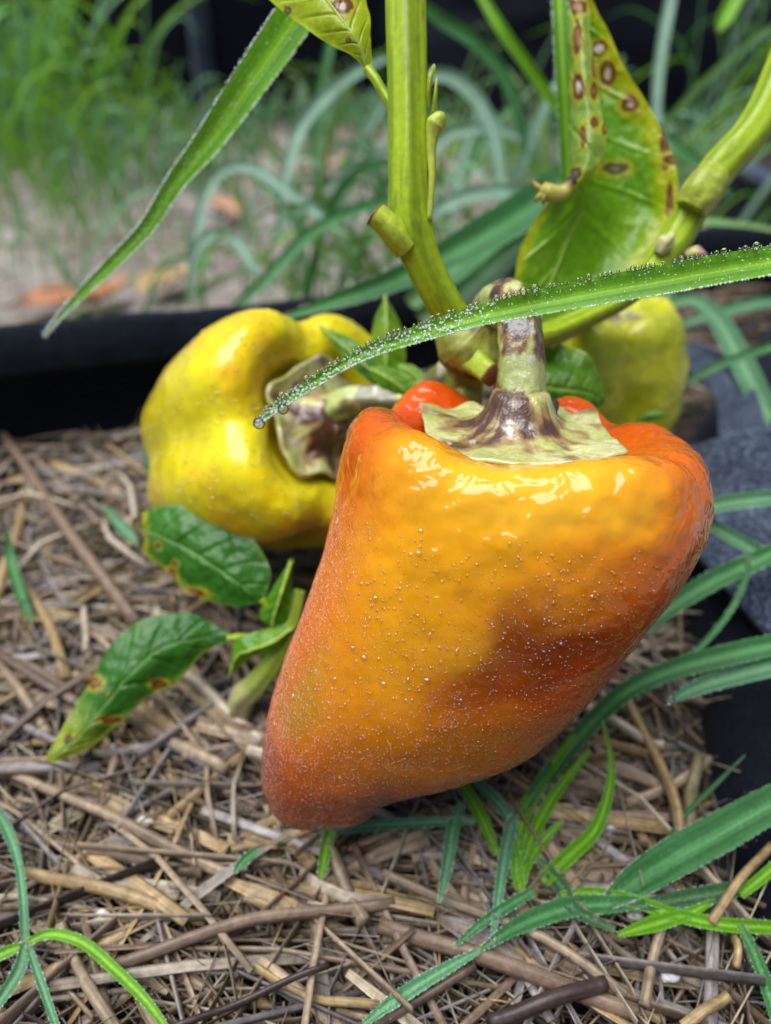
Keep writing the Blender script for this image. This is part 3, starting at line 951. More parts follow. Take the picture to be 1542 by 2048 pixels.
mb = MB()
band = sst(.05, .12, HT) * sst(.8, .5, HT)
clump = sst(0.42, 0.62, fbm(HV * 75, 61, 2))
p, n, i = pick(band * (0.6 + .6 * clump), 2300); drops(mb, p, n, RNG.uniform(.00018, .00042, 2300), .58, col=PC.reshape(-1, 3)[i] * 1.25)  # dew colours brightened over the skin to offset the shade beneath
p, n, i = pick(sst(.25, .42, HT) * (0.4 + clump), 4600); drops(mb, p, n, RNG.uniform(.00013, .00029, 4600), .58, col=PC.reshape(-1, 3)[i] * 1.25)
p, n, i = pick(sst(-.72, -.97, U) * sst(.03, .12, HT) + 0.8 * sst(.75, .97, U) * sst(.1, .25, HT), 6500); drops(mb, p, n, RNG.uniform(.00012, .00026, 6500), .8, col=PC.reshape(-1, 3)[i] * 1.25)
p, n, i = pick(sst(.08, .2, HT) * sst(.9, .5, HT), 3500); drops(mb, p, n, RNG.uniform(.00011, .00022, 3500), .55, col=PC.reshape(-1, 3)[i] * 1.25)
p, n, i = pick(sst(.5, .6, HT), 900); drops(mb, p, n, RNG.uniform(.0001, .0002, 900), .6, col=PC.reshape(-1, 3)[i] * 1.25)
o = link('fine_dew', mb.mesh('fine_dew'), M['skin_dew'], pepper); tag(o, kind='stuff')
dm = []
for k in range(6):
    mb = MB(); drops(mb, np.zeros((1, 3)), A(0, 0, 1)[None], A(1.0), 0.42 + 0.05 * k, stretch=0.3); dm.append(mb.mesh('dew_drop'))
p, n, i = pick(sst(.04, .10, HT) * sst(.6, .3, HT) * (0.7 + .5 * clump) + 0.6 * sst(.7, .95, U) * sst(.0, .1, HT) * sst(.5, .3, HT), 170)
for q, nn, k in zip(p, n, range(len(p))):
    o = link('dew_drop', dm[k % 6], M['skin_drop'], pepper); o.color = (*np.minimum(PC.reshape(-1, 3)[i[k]] * 1.3, 1), 1)  # bead colour brightened to make up for its own shadow
    r = random.choice((.0004, .00045, .0005, .0006, .0008)) * random.uniform(.85, 1.15)
    o.location = q; o.scale = (r, r, r); o.rotation_euler = Vector(nn).to_track_quat('Z', 'Y').to_euler()
    o.matrix_parent_inverse = Matrix.Translation(pepper.location).inverted()

# calyx and stalk
CC = P(1036, 880, .190) + AX * 0.0020
corner = [(-25.5, 14), (-25, 3), (-20.5, -21), (-9, -25), (9, -25), (22, -19), (21, 6), (12, 16), (-11, 17)]
ca = np.array([math.atan2(y, x) for x, y in corner]); cr = np.array([math.hypot(x, y) for x, y in corner]) / 1000
o_ = np.argsort(ca); ca, cr = ca[o_], cr[o_]
cph = np.linspace(-np.pi, np.pi, 160, endpoint=False)
# straight edges between corners
caw = np.concatenate([ca[-1:] - 2 * np.pi, ca, ca[:1] + 2 * np.pi]); crw = np.concatenate([cr[-1:], cr, cr[:1]])
R_edge = np.zeros_like(cph)
for j, a in enumerate(cph):
    k = np.searchsorted(caw, a, 'right') - 1
    p1 = crw[k] * A(math.cos(caw[k]), math.sin(caw[k])); p2 = crw[k + 1] * A(math.cos(caw[k + 1]), math.sin(caw[k + 1]))
    d = A(math.cos(a), math.sin(a)); e = p2 - p1
    R_edge[j] = (p1[0] * e[1] - p1[1] * e[0]) / (d[0] * e[1] - d[1] * e[0])
R_edge *= 0.97 + 0.06 * vnoise(np.stack([cph * 4, 0 * cph, 0 * cph], -1), 3)
curl = np.zeros_like(cph)
for a in ca:
    curl += np.exp(-(angdiff(cph, a) / 0.16) ** 2)
rr = np.linspace(0.12, 1, 44)
rad = rr[:, None] * R_edge[None, :]
hh = 0.0100 * np.exp(-np.maximum(rad - .006, 0) / .0030) + 0.0020 * (curl * np.array([1 if math.sin(a) > -.3 else .25 for a in cph]))[None] * sst(.6, 1, rr)[:, None] + .0012 * rr[:, None] ** 2 - 0.0005 + rad * np.clip(np.sin(cph), -1, .25)[None] * .13
cv = CC + rad[..., None] * (np.cos(cph)[None, :, None] * EX + np.sin(cph)[None, :, None] * DV) + hh[..., None] * AX
cv = cv + AX * (0.0016 * (fbm(cv * 230, 21, 3) - .5))[..., None]


def stalk_colour(v, *a):
    b = fbm(v * 150, 31, 4) + (.13 * np.exp(-(a[1] / .2) ** 2) + .12 * np.exp(-((a[1] - .5) / .09) ** 2) - .03 if len(a) > 1 else 0)
    f = fbm(v * 420, 32, 3)
    c = mix((0.32, 0.42, 0.09), (0.46, 0.52, 0.19), sst(.3, .7, fbm(v * 90, 33, 2)))
    c = mix(c, (0.22, 0.10, 0.035), sst(.44, .51, b + .3 * (f - .5)))
    c = mix(c, (0.05, 0.025, 0.02), sst(.51, .59, b + .3 * (f - .5)))
    return mix(c, (0.62, 0.60, 0.58), sst(.72, .76, fbm(v * 330, 37, 2)) * 0.8)  # whitish patches: sky reflections on the wet stalk painted in


def calyx_colour(v, radf, ang=None):
    n = fbm(v * 130, 51, 3)
    ray = fbm(np.stack([ang * 5.0, radf * 2.2, 0 * radf], -1), 54, 3) if ang is not None else n
    b = .62 * n + .38 * ray + .24 * (.80 - radf)
    c = mix((0.40, 0.42, 0.12), (0.56, 0.54, 0.26), sst(.3, .7, ray))
    c = mix(c, (0.26, 0.14, 0.05), sst(.49, .58, b) * .85)
    c = mix(c, (0.08, 0.035, 0.02), sst(.58, .68, b))
    return mix(c, (0.60, 0.58, 0.50), sst(.70, .76, fbm(v * 330, 53, 2)) * .6)


o = link('calyx', MB().add(cv, [grid_faces(44, 160, True)], calyx_colour(cv, np.tile(rr[:, None], (1, 160)), np.tile(cph[None], (44, 1)))).mesh('calyx'), M['calyx'], pepper)
md = o.modifiers.new("thickness", 'SOLIDIFY'); md.thickness = 0.0014; md.offset = -1
ped = catmull([CC + AX * 0.004, P(1041, 845, .1895), P(1040, 790, .189), P(1041, 730, .1885), P(1040, 672, .189), P(1034, 628, .192), P(1018, 604, .1975), P(993, 612, .205), P(968, 650, .2105), P(945, 692, .214)], 90)
pr = np.interp(np.linspace(0, 1, 90), [0, .06, .14, .25, .4, .55, .66, .72, .8, .9, 1], [.0100, .0088, .0074, .0063, .0057, .0055, .0058, .0060, .0058, .0058, .0062])
mb = MB(); tube(mb, ped, pr, 56, lambda v, a, l: stalk_colour(v, a, l), 5, .055, lump=.16)
link('stalk', mb.mesh('stalk'), M['calyx'], pepper)


# ------------------------------------------------------------------ the other peppers
def pepper_at(label, top, axis, up, R, L, grooves_deg, colour, seed, oblique=(0, 0), stalk=None, calyx_r=0.5, lump=0.003, cal_h=-.10):
    a = nrm(axis); u = nrm(up - a * (up @ a)); w = np.cross(u, a)
    nph = 200; ph = np.linspace(0, 2 * np.pi, nph, endpoint=False)
    g = sum(np.exp(-(angdiff(ph, math.radians(d)) / .30) ** 2) for d in grooves_deg)
    prof = catmull([(0, -.14), (.22, -.14), (.40, -.08), (.54, .06), (.70, .17), (.85, .16), (.95, .05), (1.0, -.14), (1.01, -.40), (.97, -.75), (.90, -1.08), (.80, -1.36), (.64, -1.58), (.42, -1.70), (.2, -1.72), (0.01, -1.66)], 150)
    rows, ts = [], []
    for i, (f, z) in enumerate(prof):
        t = i / 149
        top_k = sst(.38, .7, f) * (1 if t < .45 else 0)
        zz = z * (1.05 - .65 * top_k * g) if z > 0 else z * np.ones(nph)
        rad_ = R * f * (1 - g * (.05 + .12 * sst(.1, .3, t)) * (1.3 - t * .5))
        zl = zz * (R if t < .45 else 1) if False else zz * R * (1 if z > -.14 else L / (1.70 * R) * 1.0)
        k = np.clip(-z / 1.7, 0, 1) ** 1.3
        rows.append(top + np.outer(zl, a) + np.outer(rad_ * np.cos(ph), w) + np.outer(rad_ * np.sin(ph), u) + k * (oblique[0] * w + oblique[1] * u)); ts.append(t)
    V = np.array(rows)
    N = grid_normals(V)
    if ((V - V.mean((0, 1))) * N).sum(-1).mean() < 0:
        N = -N
    V = V + N * (lump * (fbm(V * 45, seed, 3) - .5) + .0006 * (fbm(V * 350, seed + 1, 3) - .5))[..., None]
    T = np.tile(np.array(ts)[:, None], (1, nph)); PHG = np.tile(ph, (150, 1))
    t_ = thing('bell_pepper', label, 'pepper', V.reshape(-1, 3)[np.argmin(V.reshape(-1, 3)[:, 2])], 'bell peppers on the plant')
    link('fruit_body', MB().add(V, [grid_faces(150, nph, True)], colour(V, T, PHG)).mesh('fruit_body'), M['pepper_back'], t_)
    mb = MB()
    w_ = (((N * nrm(CAM - V)).sum(-1) > 0) * np.linalg.norm(np.cross(np.roll(V, -1, 1) - V, np.gradient(V, axis=0)), axis=-1)).ravel()
    i = RNG.choice(len(w_), 1300, p=w_ / w_.sum())
    drops(mb, V.reshape(-1, 3)[i], N.reshape(-1, 3)[i], RNG.uniform(.0003, .0007, 1300), .6, col=colour(V, T, PHG).reshape(-1, 3)[i] * 1.1)
    tag(link('fine_dew', mb.mesh('fine_dew'), M['skin_dew'], t_), kind='stuff')
    # calyx
    cp = np.linspace(0, 2 * np.pi, 100, endpoint=False)
    ce = R * calyx_r * (1 + .09 * np.cos(5 * cp + seed) + .03 * np.cos(9 * cp)); r2 = np.linspace(.1, 1, 24)
    rad_ = r2[:, None] * ce[None]
    h_ = R * (cal_h + .28 * np.exp(-np.maximum(rad_ / R - .12, 0) / .10) + .12 * r2[:, None] ** 2 + .02 * sst(.7, 1, r2)[:, None] * (.5 + .5 * np.cos(5 * cp + seed))[None])
    C = top + h_[..., None] * a + rad_[..., None] * (np.cos(cp)[None, :, None] * w + np.sin(cp)[None, :, None] * u)
    C = C + a * (.003 * (fbm(C * 180, seed + 3, 3) - .5))[..., None]
    o = link('calyx', MB().add(C, [grid_faces(24, 100, True)], calyx_colour(C, np.tile(r2[:, None], (1, 100)) - .12, np.tile(cp[None], (24, 1)))).mesh('calyx'), M['calyx'], t_)
    md = o.modifiers.new("thickness", 'SOLIDIFY'); md.thickness = 0.0015
    if stalk is not None:
        pts = np.vstack([top + a * R * .02, stalk])
        mb = MB(); tube(mb, catmull(pts, 50), np.interp(np.linspace(0, 1, 50), [0, .15, 1], [.0075, .0050, .0046]), 36, lambda v, a_, l: mix(stalk_colour(v + .3), (.40, .44, .14), .3), 5, .06, lump=.12)
        link('stalk', mb.mesh('stalk'), M['calyx'], t_)
    return t_


def yellow(V, T, PHG):
    n = fbm(V * 40, 71, 3); n2 = fbm(V * 120, 72, 3)
    c = mix((0.68, 0.58, 0.008), (0.70, 0.50, 0.008), sst(.45, .65, n))
    c = mix(c, (0.68, 0.32, 0.010), sst(.62, .76, n + .3 * (n2 - .5)) * .6)
    c = mix(c, (0.66, 0.27, 0.02), sst(.22, .05, T) * .45)
    c = mix(c, (0.36, 0.25, 0.01), sst(.45, .9, T) * sst(.35, .55, fbm(V * 30, 73, 2)) * .8)
    return c * (.85 + .3 * n2)[..., None]


def green(V, T, PHG):
    n = fbm(V * 50, 81, 3); n2 = fbm(V * 140, 82, 3)
    c = mix((0.42, 0.46, 0.010), (0.56, 0.54, 0.014), sst(.35, .6, n))
    c = mix(c, (0.74, 0.70, 0.10), sst(.48, .2, T) * sst(.38, .58, n2) * .9)
    return c * (.82 + .36 * n2)[..., None]


pepper_at('yellow bell pepper on its side with its calyx turned to the right', P(632, 846, .262), EX * .62 + EU * .14 - EF * .70, EU, .0465, .086, (95, 183, 268, 5), yellow, 5,
          stalk=[P(690, 806, .252), P(740, 798, .248), P(800, 800, .246), P(850, 785, .243), P(900, 745, .228)], calyx_r=.47, cal_h=-.05)
pepper_at('yellow green unripe bell pepper half hidden behind the orange one', P(1195, 648, .318), EX * -.06 + EU * .90 - EF * .42, EF, .040, .066, (80, 185, 275, 350), green, 9,
          stalk=[P(1185, 600, .30), P(1150, 640, .27), P(1090, 672, .24)], calyx_r=.5, lump=.009)

# ------------------------------------------------------------------ the pepper plant: stems and leaves
plant = thing('pepper_plant', 'thick ridged green pepper plant stems with spotted yellowing leaves above the peppers', 'plant', G(905, 1130, 0.0))


def green_stem(v, a, l):
    s = .35 + .4 * np.cos(2 * np.pi * 5 * a + .6)
    c = mix((0.29, 0.41, 0.012), (0.13, 0.21, 0.006), sst(.40, .80, s) * .75)
    c = mix(c, (0.40, 0.45, 0.06), sst(.6, .9, fbm(v * 90, 91, 3)) * .5)
    streak = sst(.62, .72, fbm(np.stack([a * 40, l * 14, 0 * l], -1), 92, 2))
    return mix(c, (0.06, 0.06, 0.015), streak * .35)


def node_stem(v, a, l):
    c = green_stem(v, a, l)
    b = fbm(v * 120, 93, 4)
    return mix(mix(c, (0.30, 0.27, 0.08), .6), (0.09, 0.045, 0.02), sst(.50, .62, b))


def stem_part(name, px, rad, colour=green_stem, ridges=5, ridge=.07, nseg=40, n=80, parent=plant, lump=.05, flat=1.0, cap=True):
    mb = MB()
    path = catmull([p if len(p) == 3 and isinstance(p, np.ndarray) else P(*p) for p in px], n)
    tube(mb, path, np.interp(np.linspace(0, 1, n), np.linspace(0, 1, len(rad)), rad), nseg, colour, ridges, ridge, lump=lump, flat=flat, cap=cap)
    return link(name, mb.mesh(name), M['stem'], parent)


stem_part('main_stem', [(780, -900, .196), (800, -500, .192), (808, -160, .190), (812, 60, .190), (815, 220, .191), (816, 370, .1925), (821, 450, .195), (848, 530, .199), (884, 600, .204), (912, 650, .209), (935, 700, .2145)],
          [.0040, .0047, .0051, .0051, .0050, .0050, .0056, .0048, .0047, .0050, .0068], n=110)
stem_part('lower_stem', [(940, 672, .214), (934, 725, .220), (928, 790, .228), (922, 850, .236), np.array(G(905, 1130, 0.0) + A(0, 0, -.01))], [.0060, .0060, .0056, .0056, .0065], node_stem)
stem_part('node_swelling', [(905, 640, .2105), (930, 682, .2115), (965, 700, .2125), (1000, 690, .215)], [.0056, .0088, .0082, .0058], node_stem, lump=.25)
stem_part('side_branch', [(955, 692, .216), (1030, 682, .219), (1090, 668, .222), (1170, 634, .226), (1250, 592, .229), (1310, 535, .232), (1350, 480, .233), (1398, 395, .232), (1440, 335, .231), (1505, 262, .230), (1552, 170, .230), (1600, 20, .232), (1660, -300, .236), (1690, -650, .24)],
          [.0050, .0042, .0036, .0033, .0033, .0042, .0052, .0051, .0056, .0054, .0052, .0050, .0044, .0036])
stem_part('branch_node', [(1382, 418, .2275), (1398, 392, .2265), (1412, 372, .2265), (1424, 350, .2275)], [.0048, .0058, .0059, .0050], lambda v, a, l: mix(green_stem(v, a, l), (0.36, 0.34, 0.10), .35), lump=.25)
stem_part('bud_scar', [(1316, 505, .228), (1330, 486, .2265), (1345, 470, .227)], [.0016, .0025, .0010], lambda v, a, l: mix((0.36, 0.38, 0.12), (.5, .47, .3), fbm(v * 300, 4)), lump=.6, n=30)
stem_part('bud_scar', [(1372, 512, .229), (1392, 506, .228), (1412, 512, .229)], [.0012, .0022, .0006], lambda v, a, l: mix((0.36, 0.36, 0.12), (.45, .25, .2), sst(.4, .6, l)), lump=.6, n=30)


def cut_stub(v, a, l):
    c = mix(green_stem(v, a, l), (0.40, 0.44, 0.06), .4)
    return mix(c, (0.16, 0.07, 0.025), sst(.93, .985, l + .06 * fbm(v * 500, 6)))


stem_part('cut_stub', [(815, 490, .195), (792, 468, .193), (770, 446, .1915), (748, 427, .191)], [.0040, .0038, .0031, .0030], cut_stub, ridges=4, lump=.14)
stem_part('cut_stub', [(940, 712, .210), (965, 735, .205), (985, 752, .202)], [.0045, .0034, .0032], cut_stub, ridges=4, lump=.14)
stem_part('petiole', [(858, 440, .192), (864, 360, .1905), (862, 300, .190), (868, 258, .189), (880, 236, .188), (888, 226, .188)], [.0007, .0008, .0010, .0015, .0024, .0017, .0003], lambda v, a, l: mix(green_stem(v, a, l), (.42, .44, .08), .6), ridges=0, n=40, nseg=18)
for rows in ([[(856, 215, .189), (858, 214, .189), (860, 212, .189)], [(853, 180, .188), (858, 176, .187), (863, 172, .188)], [(858, 140, .187), (864, 138, .187), (871, 137, .187)], [(868, 126, .187)] * 3],
             [[(862, 225, .188), (868, 222, .187), (874, 224, .188)], [(867, 190, .186), (871, 190, .1855), (875, 186, .186)], [(871, 158, .186), (873, 155, .186), (875, 150, .186)]]):
    mb = MB(); sheet(mb, rows, 20, 9, lambda u, v, p: mix((0.22, .33, .015), (.4, .45, .03), fbm(p * 200, 3)))
    link('bud_leaf', mb.mesh('bud_leaf'), M['leaf'], plant)
stem_part('petiole', [(985, 800, .226), (1000, 770, .225), (985, 735, .222), (960, 700, .219)], [.0018, .0017, .0018, .0022], ridges=0, n=30, nseg=16)


# ---- leaves
def veins(u, v, n=7, k=1.1):
    x = np.abs(u - .5) * 2
    f = (v * n - x * k) % 1.0
    return np.clip(np.exp(-((f - .5) / .05) ** 2) * sst(1.0, .5, x) + np.exp(-(x / .045) ** 2), 0, 1)


def leaf_colour(base, pale, edge, edge_w=.1, spots=(), under=None, seed=1):
    def f(u, v, p):
        c = mix(base, pale, sst(.40, .68, fbm(p * 85, seed, 3)) * .6)
        c = mix(c, np.array(pale) * 1.1, veins(u, v) * .4)
        ed = np.minimum(np.minimum(u, 1 - u) * 2, np.minimum(v, 1 - v) * 3) + .10 * (fbm(p * 130, seed + 2, 3) - .5) * 2
        c = mix(c, edge, sst(edge_w, edge_w * .2, ed))
        if under is not None:
            c = mix(c, under[1], under[0](u, v))
        px, py = proj(p)
        for s in spots:
            x, y, rx, ry = s[:4]; tone = s[4] if len(s) > 4 else 0; umax = s[5] if len(s) > 5 else (0, 1)
            d = np.sqrt(((px - x) / rx) ** 2 + ((py - y) / ry) ** 2) + 1.1 * (fbm(p * 260, seed + int(x), 3) - .5)
            on = ((u >= umax[0]) & (u <= umax[1])).astype(float)
            c = mix(c, (0.42, 0.40, 0.02), on * sst(2.1, 1.2, d) * .75)
            c = mix(c, (0.14, 0.05, 0.012) if tone < 2 else (0.10, .08, .04), on * sst(1.12, .95, d))
            if tone == 0:
                c = mix(c, (0.24, 0.11, 0.03), on * sst(.72, .6, d))
                c = mix(c, (0.55, 0.50, 0.46), on * sst(.5, .38, d))
            elif tone == 1:
                c = mix(c, (0.33, 0.15, 0.03), on * sst(.6, .3, d))
            else:
                c = mix(c, (0.20, .17, .10), on * sst(.6, .3, d))
        return c
    return f


def make_leaf(rows, colour, nv, nu, amp=.0012, parent=plant, midrib=None, seed=4, label=None, rib=(0.30, 0.40, 0.06)):
    mb = MB()
    s = sheet(mb, rows, nv, nu, colour, lambda u, v, p: amp * (fbm(p * 160, seed, 3) - .5) * 2 - amp * .7 * veins(u, v))
    o = link('leaf', mb.mesh('leaf'), M['leaf'], parent)
    if label:
        o['label'] = label
    if midrib is not None:
        j = int(nu * midrib)
        mr = s[2:-1, j]; t = nrm(np.gradient(s, axis=0))[2:-1, j]
        mb = MB(); tube(mb, mr[::max(1, nv // 40)], np.linspace(.0007, .0002, len(mr[::max(1, nv // 40)])), 8, rib)
        link('midrib', mb.mesh('midrib'), M['stem'], o)
    return o


D = .240
big_rows = [
    [(1138, -60, D), (1143, -62, D), (1147, -64, D), (1160, -62, D), (1172, -60, D)],
    [(1178, 10, D - .003), (1160, 14, D - .004), (1136, 16, D), (1160, 4, D + .003), (1186, 2, D)],
    [(1180, 72, D - .006), (1158, 80, D - .008), (1136, 80, D - .001), (1170, 66, D + .004), (1216, 60, D)],
    [(1192, 150, D - .009), (1165, 160, D - .011), (1139, 162, D - .002), (1190, 150, D + .005), (1252, 138, D)],
    [(1204, 225, D - .011), (1172, 235, D - .013), (1140, 235, D - .003), (1205, 225, D + .006), (1298, 212, D)],
    [(1212, 285, D - .013), (1172, 300, D - .015), (1139, 305, D - .004), (1215, 290, D + .007), (1332, 278, D)],
    [(1185, 345, D - .013), (1160, 356, D - .014), (1142, 366, D - .004), (1235, 360, D + .008), (1354, 345, D)],
    [(1106, 396, D - .009), (1132, 404, D - .008), (1158, 412, D), (1252, 420, D + .009), (1352, 415, D + .002)],
    [(1048, 478, D - .007), (1088, 490, D - .005), (1128, 492, D + .001), (1225, 495, D + .009), (1322, 478, D + .004)],
    [(1029, 556, D - .005), (1062, 566, D - .003), (1096, 570, D + .001), (1175, 568, D + .006), (1262, 548, D + .005)],
    [(1040, 622, D - .002), (1058, 634, D - .001), (1078, 640, D + .001), (1115, 638, D + .003), (1160, 610, D + .004)],
    [(1066, 668, D), (1070, 672, D), (1076, 674, D), (1082, 672, D), (1090, 668, D)]]
R = (.62, 1); Fl = (0, .48)
big_spots = [(1197, 97, 17, 15, 0, R), (1216, 147, 18, 24, 0, R), (1262, 210, 18, 19, 0, R), (1157, 170, 12, 24, 0, Fl), (1231, 337, 26, 12, 2, R), (1330, 300, 10, 44, 1, R), (1345, 320, 16, 9, 1, R),
             (1155, 76, 8, 36, 1, Fl), (1150, 12, 26, 13, 1), (1190, 130, 6, 30, 1, Fl), (1188, 182, 7, 16, 1, Fl), (1188, 243, 9, 14, 1, Fl), (1166, 272, 5, 22, 1, Fl), (1209, 258, 6, 12, 1, Fl), (1340, 420, 7, 50, 1, R), (1150, 348, 12, 14, 2, Fl)]
make_leaf(big_rows, leaf_colour((0.13, 0.32, 0.010), (0.23, 0.42, 0.02), (0.40, 0.48, 0.012), .30, big_spots, (lambda u, v: ((u < .47) & (v < .60)) * .75, (0.24, 0.34, 0.07)), 3), 300, 150, .0011, midrib=.5,
          label='large folded green leaf with yellow rim and brown ringed spots')
make_leaf([[(736, 146, .192), (740, 146, .192), (746, 142, .192)], [(704, 112, .191), (722, 92, .189), (742, 74, .192)], [(660, 90, .192), (694, 50, .188), (738, 22, .193)], [(606, 52, .194), (655, 0, .189), (714, -45, .194)],
           [(548, 8, .197), (600, -55, .192), (672, -105, .196)], [(480, -60, .2), (530, -110, .197), (600, -150, .199)]],
          leaf_colour((0.34, 0.46, 0.012), (0.42, 0.53, 0.03), (0.46, 0.54, 0.03), .08, [(684, 14, 20, 17, 0), (697, 81, 5, 5, 2), (575, 20, 6, 8, 2)], None, 7), 120, 80, .0008, midrib=.5, label='yellow green leaf at the top with one brown spot')
stem_part('petiole', [(735, 138, .192), (752, 160, .191), (766, 185, .191), (785, 215, .191), (806, 250, .192)], [.0012, .0012, .0012, .0014, .002], ridges=0, n=30, nseg=16)
G1, G2 = (0.09, 0.22, 0.012), (0.17, 0.33, 0.03)
make_leaf([[(770, 588, .275)] * 3, [(750, 636, .272), (772, 634, .268), (794, 632, .272)], [(740, 690, .270), (773, 690, .265), (808, 688, .270)], [(742, 735, .268), (770, 742, .264), (806, 738, .268)], [(765, 776, .266), (770, 780, .266), (778, 778, .266)]],
          leaf_colour((0.12, .26, .012), (.24, .38, .03), (.25, .4, .04), .08, seed=11), 60, 30, midrib=.5)
make_leaf([[(636, 650, .262)] * 3, [(668, 662, .258), (664, 672, .257), (660, 680, .258)], [(722, 690, .252), (706, 706, .249), (690, 716, .252)], [(762, 735, .248), (745, 745, .246), (722, 748, .249)], [(788, 778, .248), (778, 780, .247), (770, 782, .248)]],
          leaf_colour((0.07, .20, .03), (.15, .30, .06), (.2, .36, .05), .08, seed=12), 60, 30, midrib=.5)
make_leaf([[(735, 735, .247)] * 3, [(772, 732, .244), (764, 748, .242), (748, 762, .245)], [(812, 745, .242), (796, 768, .240), (778, 790, .243)], [(838, 770, .241), (824, 790, .240), (806, 806, .242)], [(852, 795, .241), (846, 806, .241), (836, 814, .241)]],
          leaf_colour((0.13, .30, .012), (.22, .40, .03), (.24, .4, .03), .08, seed=13), 60, 30, midrib=.5)
make_leaf([[(788, 728, .262), (790, 732, .262), (792, 736, .262)], [(822, 730, .26), (818, 742, .258), (812, 752, .26)], [(848, 748, .257), (842, 762, .256), (834, 774, .257)], [(860, 775, .256)] * 3],
          leaf_colour((0.12, .28, .012), (.2, .38, .03), (.24, .4, .03), .08, seed=14), 40, 24, midrib=.5)
make_leaf([[(1062, 690, .250), (1060, 770, .246), (1062, 838, .249)], [(1095, 688, .249), (1095, 775, .243), (1098, 836, .248)], [(1142, 692, .248), (1140, 780, .242), (1140, 830, .247)], [(1182, 716, .247), (1176, 785, .243), (1172, 824, .246)],
           [(1202, 756, .247), (1198, 795, .245), (1194, 818, .246)], [(1208, 796, .247), (1207, 802, .247), (1205, 808, .247)]],
          leaf_colour((0.10, .26, .012), (.2, .38, .03), (.30, .42, .06), .07, seed=15), 70, 60, .0016, midrib=.5)
make_leaf([[(1268, 842, .268)] * 3, [(1300, 822, .262), (1302, 832, .260), (1306, 842, .262)], [(1337, 826, .262)] * 3], leaf_colour((0.10, .26, .05), (.2, .38, .08), (.30, .42, .06), .07, seed=16), 24, 14)

# small shrivelled flower stub beside the spotted leaf
stem_part('flower_stub', [(1150, 350, .230), (1138, 372, .229), (1122, 388, .229), (1095, 385, .229), (1082, 378, .229)], [.0012, .0018, .0022, .0026, .0022], lambda v, a, l: mix((0.05, .025, .012), (.40, .36, .08), sst(.25, .5, l + .2 * fbm(v * 400, 3))), ridges=0, lump=.5, n=40, nseg=18)
for tx, ty in ((1066, 362), (1070, 405), (1088, 410)):
    stem_part('flower_sepal', [(1090, 384, .2285), ((1090 + tx) / 2 - 3, (384 + ty) / 2, .228), (tx, ty, .229)], [.0012, .0008, .0003], lambda v, a, l: mix((.40, .38, .06), (.3, .15, .04), l), ridges=0, n=16, nseg=10)

# ---- the low leafy shoot at left
shoot = thing('pepper_shoot', 'low pepper shoot with shiny dark green leaves growing from the straw at left', 'plant', G(470, 1500, 0.0))
sb = G(478, 1480, 0.0)
stem_part('stem', [np.array(sb + A(0, 0, -.01)), (482, 1408, .262), (512, 1370, .256), (552, 1318, .252), (582, 1250, .25), (600, 1180, .25)], [.0048, .0046, .0042, .0034, .0026, .0020], lambda v, a, l: mix((0.36, .32, .16), (.22, .30, .03), sst(.15, .6, l)), parent=shoot)
make_leaf([[(266, 1038, .262), (266, 1052, .262), (270, 1070, .262)], [(306, 1016, .258), (302, 1066, .255), (290, 1112, .259)], [(370, 1010, .254), (345, 1085, .251), (333, 1143, .256)], [(440, 1026, .251), (395, 1112, .248), (372, 1180, .253)],
           [(502, 1072, .249), (448, 1147, .246), (424, 1204, .250)], [(540, 1140, .247), (494, 1178, .245), (476, 1213, .248)], [(530, 1198, .246), (526, 1202, .246), (520, 1206, .246)]],
          leaf_colour((0.030, .16, .010), (0.075, .22, .03), (.12, .26, .03), .06, [(272, 1060, 15, 40, 2), (382, 1188, 26, 9, 1), (316, 1092, 6, 7, 2), (350, 1128, 5, 6, 2), (345, 1150, 8, 12, 1)], (lambda u, v: sst(.16, .03, v + .1 * u) * .8 + sst(.86, .97, u) * sst(.75, .5, v) * .7, (.33, .40, .04)), 21), 130, 90, .0013, parent=shoot, midrib=.5,
          rib=(.11, .24, .05), label='upper dark green oval leaf with a torn yellow tip')
make_leaf([[(92, 1512, .240), (96, 1520, .240), (104, 1526, .240)], [(134, 1440, .243), (150, 1478, .240), (172, 1500, .243)], [(178, 1365, .246), (205, 1415, .242), (232, 1452, .246)], [(232, 1278, .249), (268, 1340, .244), (300, 1392, .249)],
           [(300, 1234, .251), (325, 1295, .247), (352, 1366, .252)], [(380, 1226, .252), (388, 1278, .250), (396, 1318, .252)], [(430, 1252, .252), (432, 1274, .251), (432, 1292, .252)], [(466, 1270, .251), (466, 1276, .251), (466, 1282, .251)]],
          leaf_colour((0.028, .15, .010), (0.07, .21, .03), (.08, .22, .03), .04, [(190, 1365, 12, 12, 1), (218, 1392, 5, 6, 2), (136, 1478, 8, 9, 2), (225, 1440, 20, 7, 1), (320, 1370, 16, 8, 1)], (lambda u, v: sst(.30, .10, v) * .85 + sst(.9, .99, u) * .6, (.34, .42, .05)), 23), 130, 80, .0013, parent=shoot, midrib=.5,
          rib=(.10, .23, .05), label='lower dark green leaf drooping to a yellow tip')
stem_part('petiole', [(455, 1277, .251), (490, 1275, .251), (530, 1290, .252), (556, 1310, .252)], [.0012, .0012, .0013, .0016], ridges=0, n=30, nseg=14, parent=shoot)
stem_part('petiole', [(524, 1198, .246), (545, 1225, .248), (572, 1262, .25)], [.0011, .0012, .0014], ridges=0, n=30, nseg=14, parent=shoot)
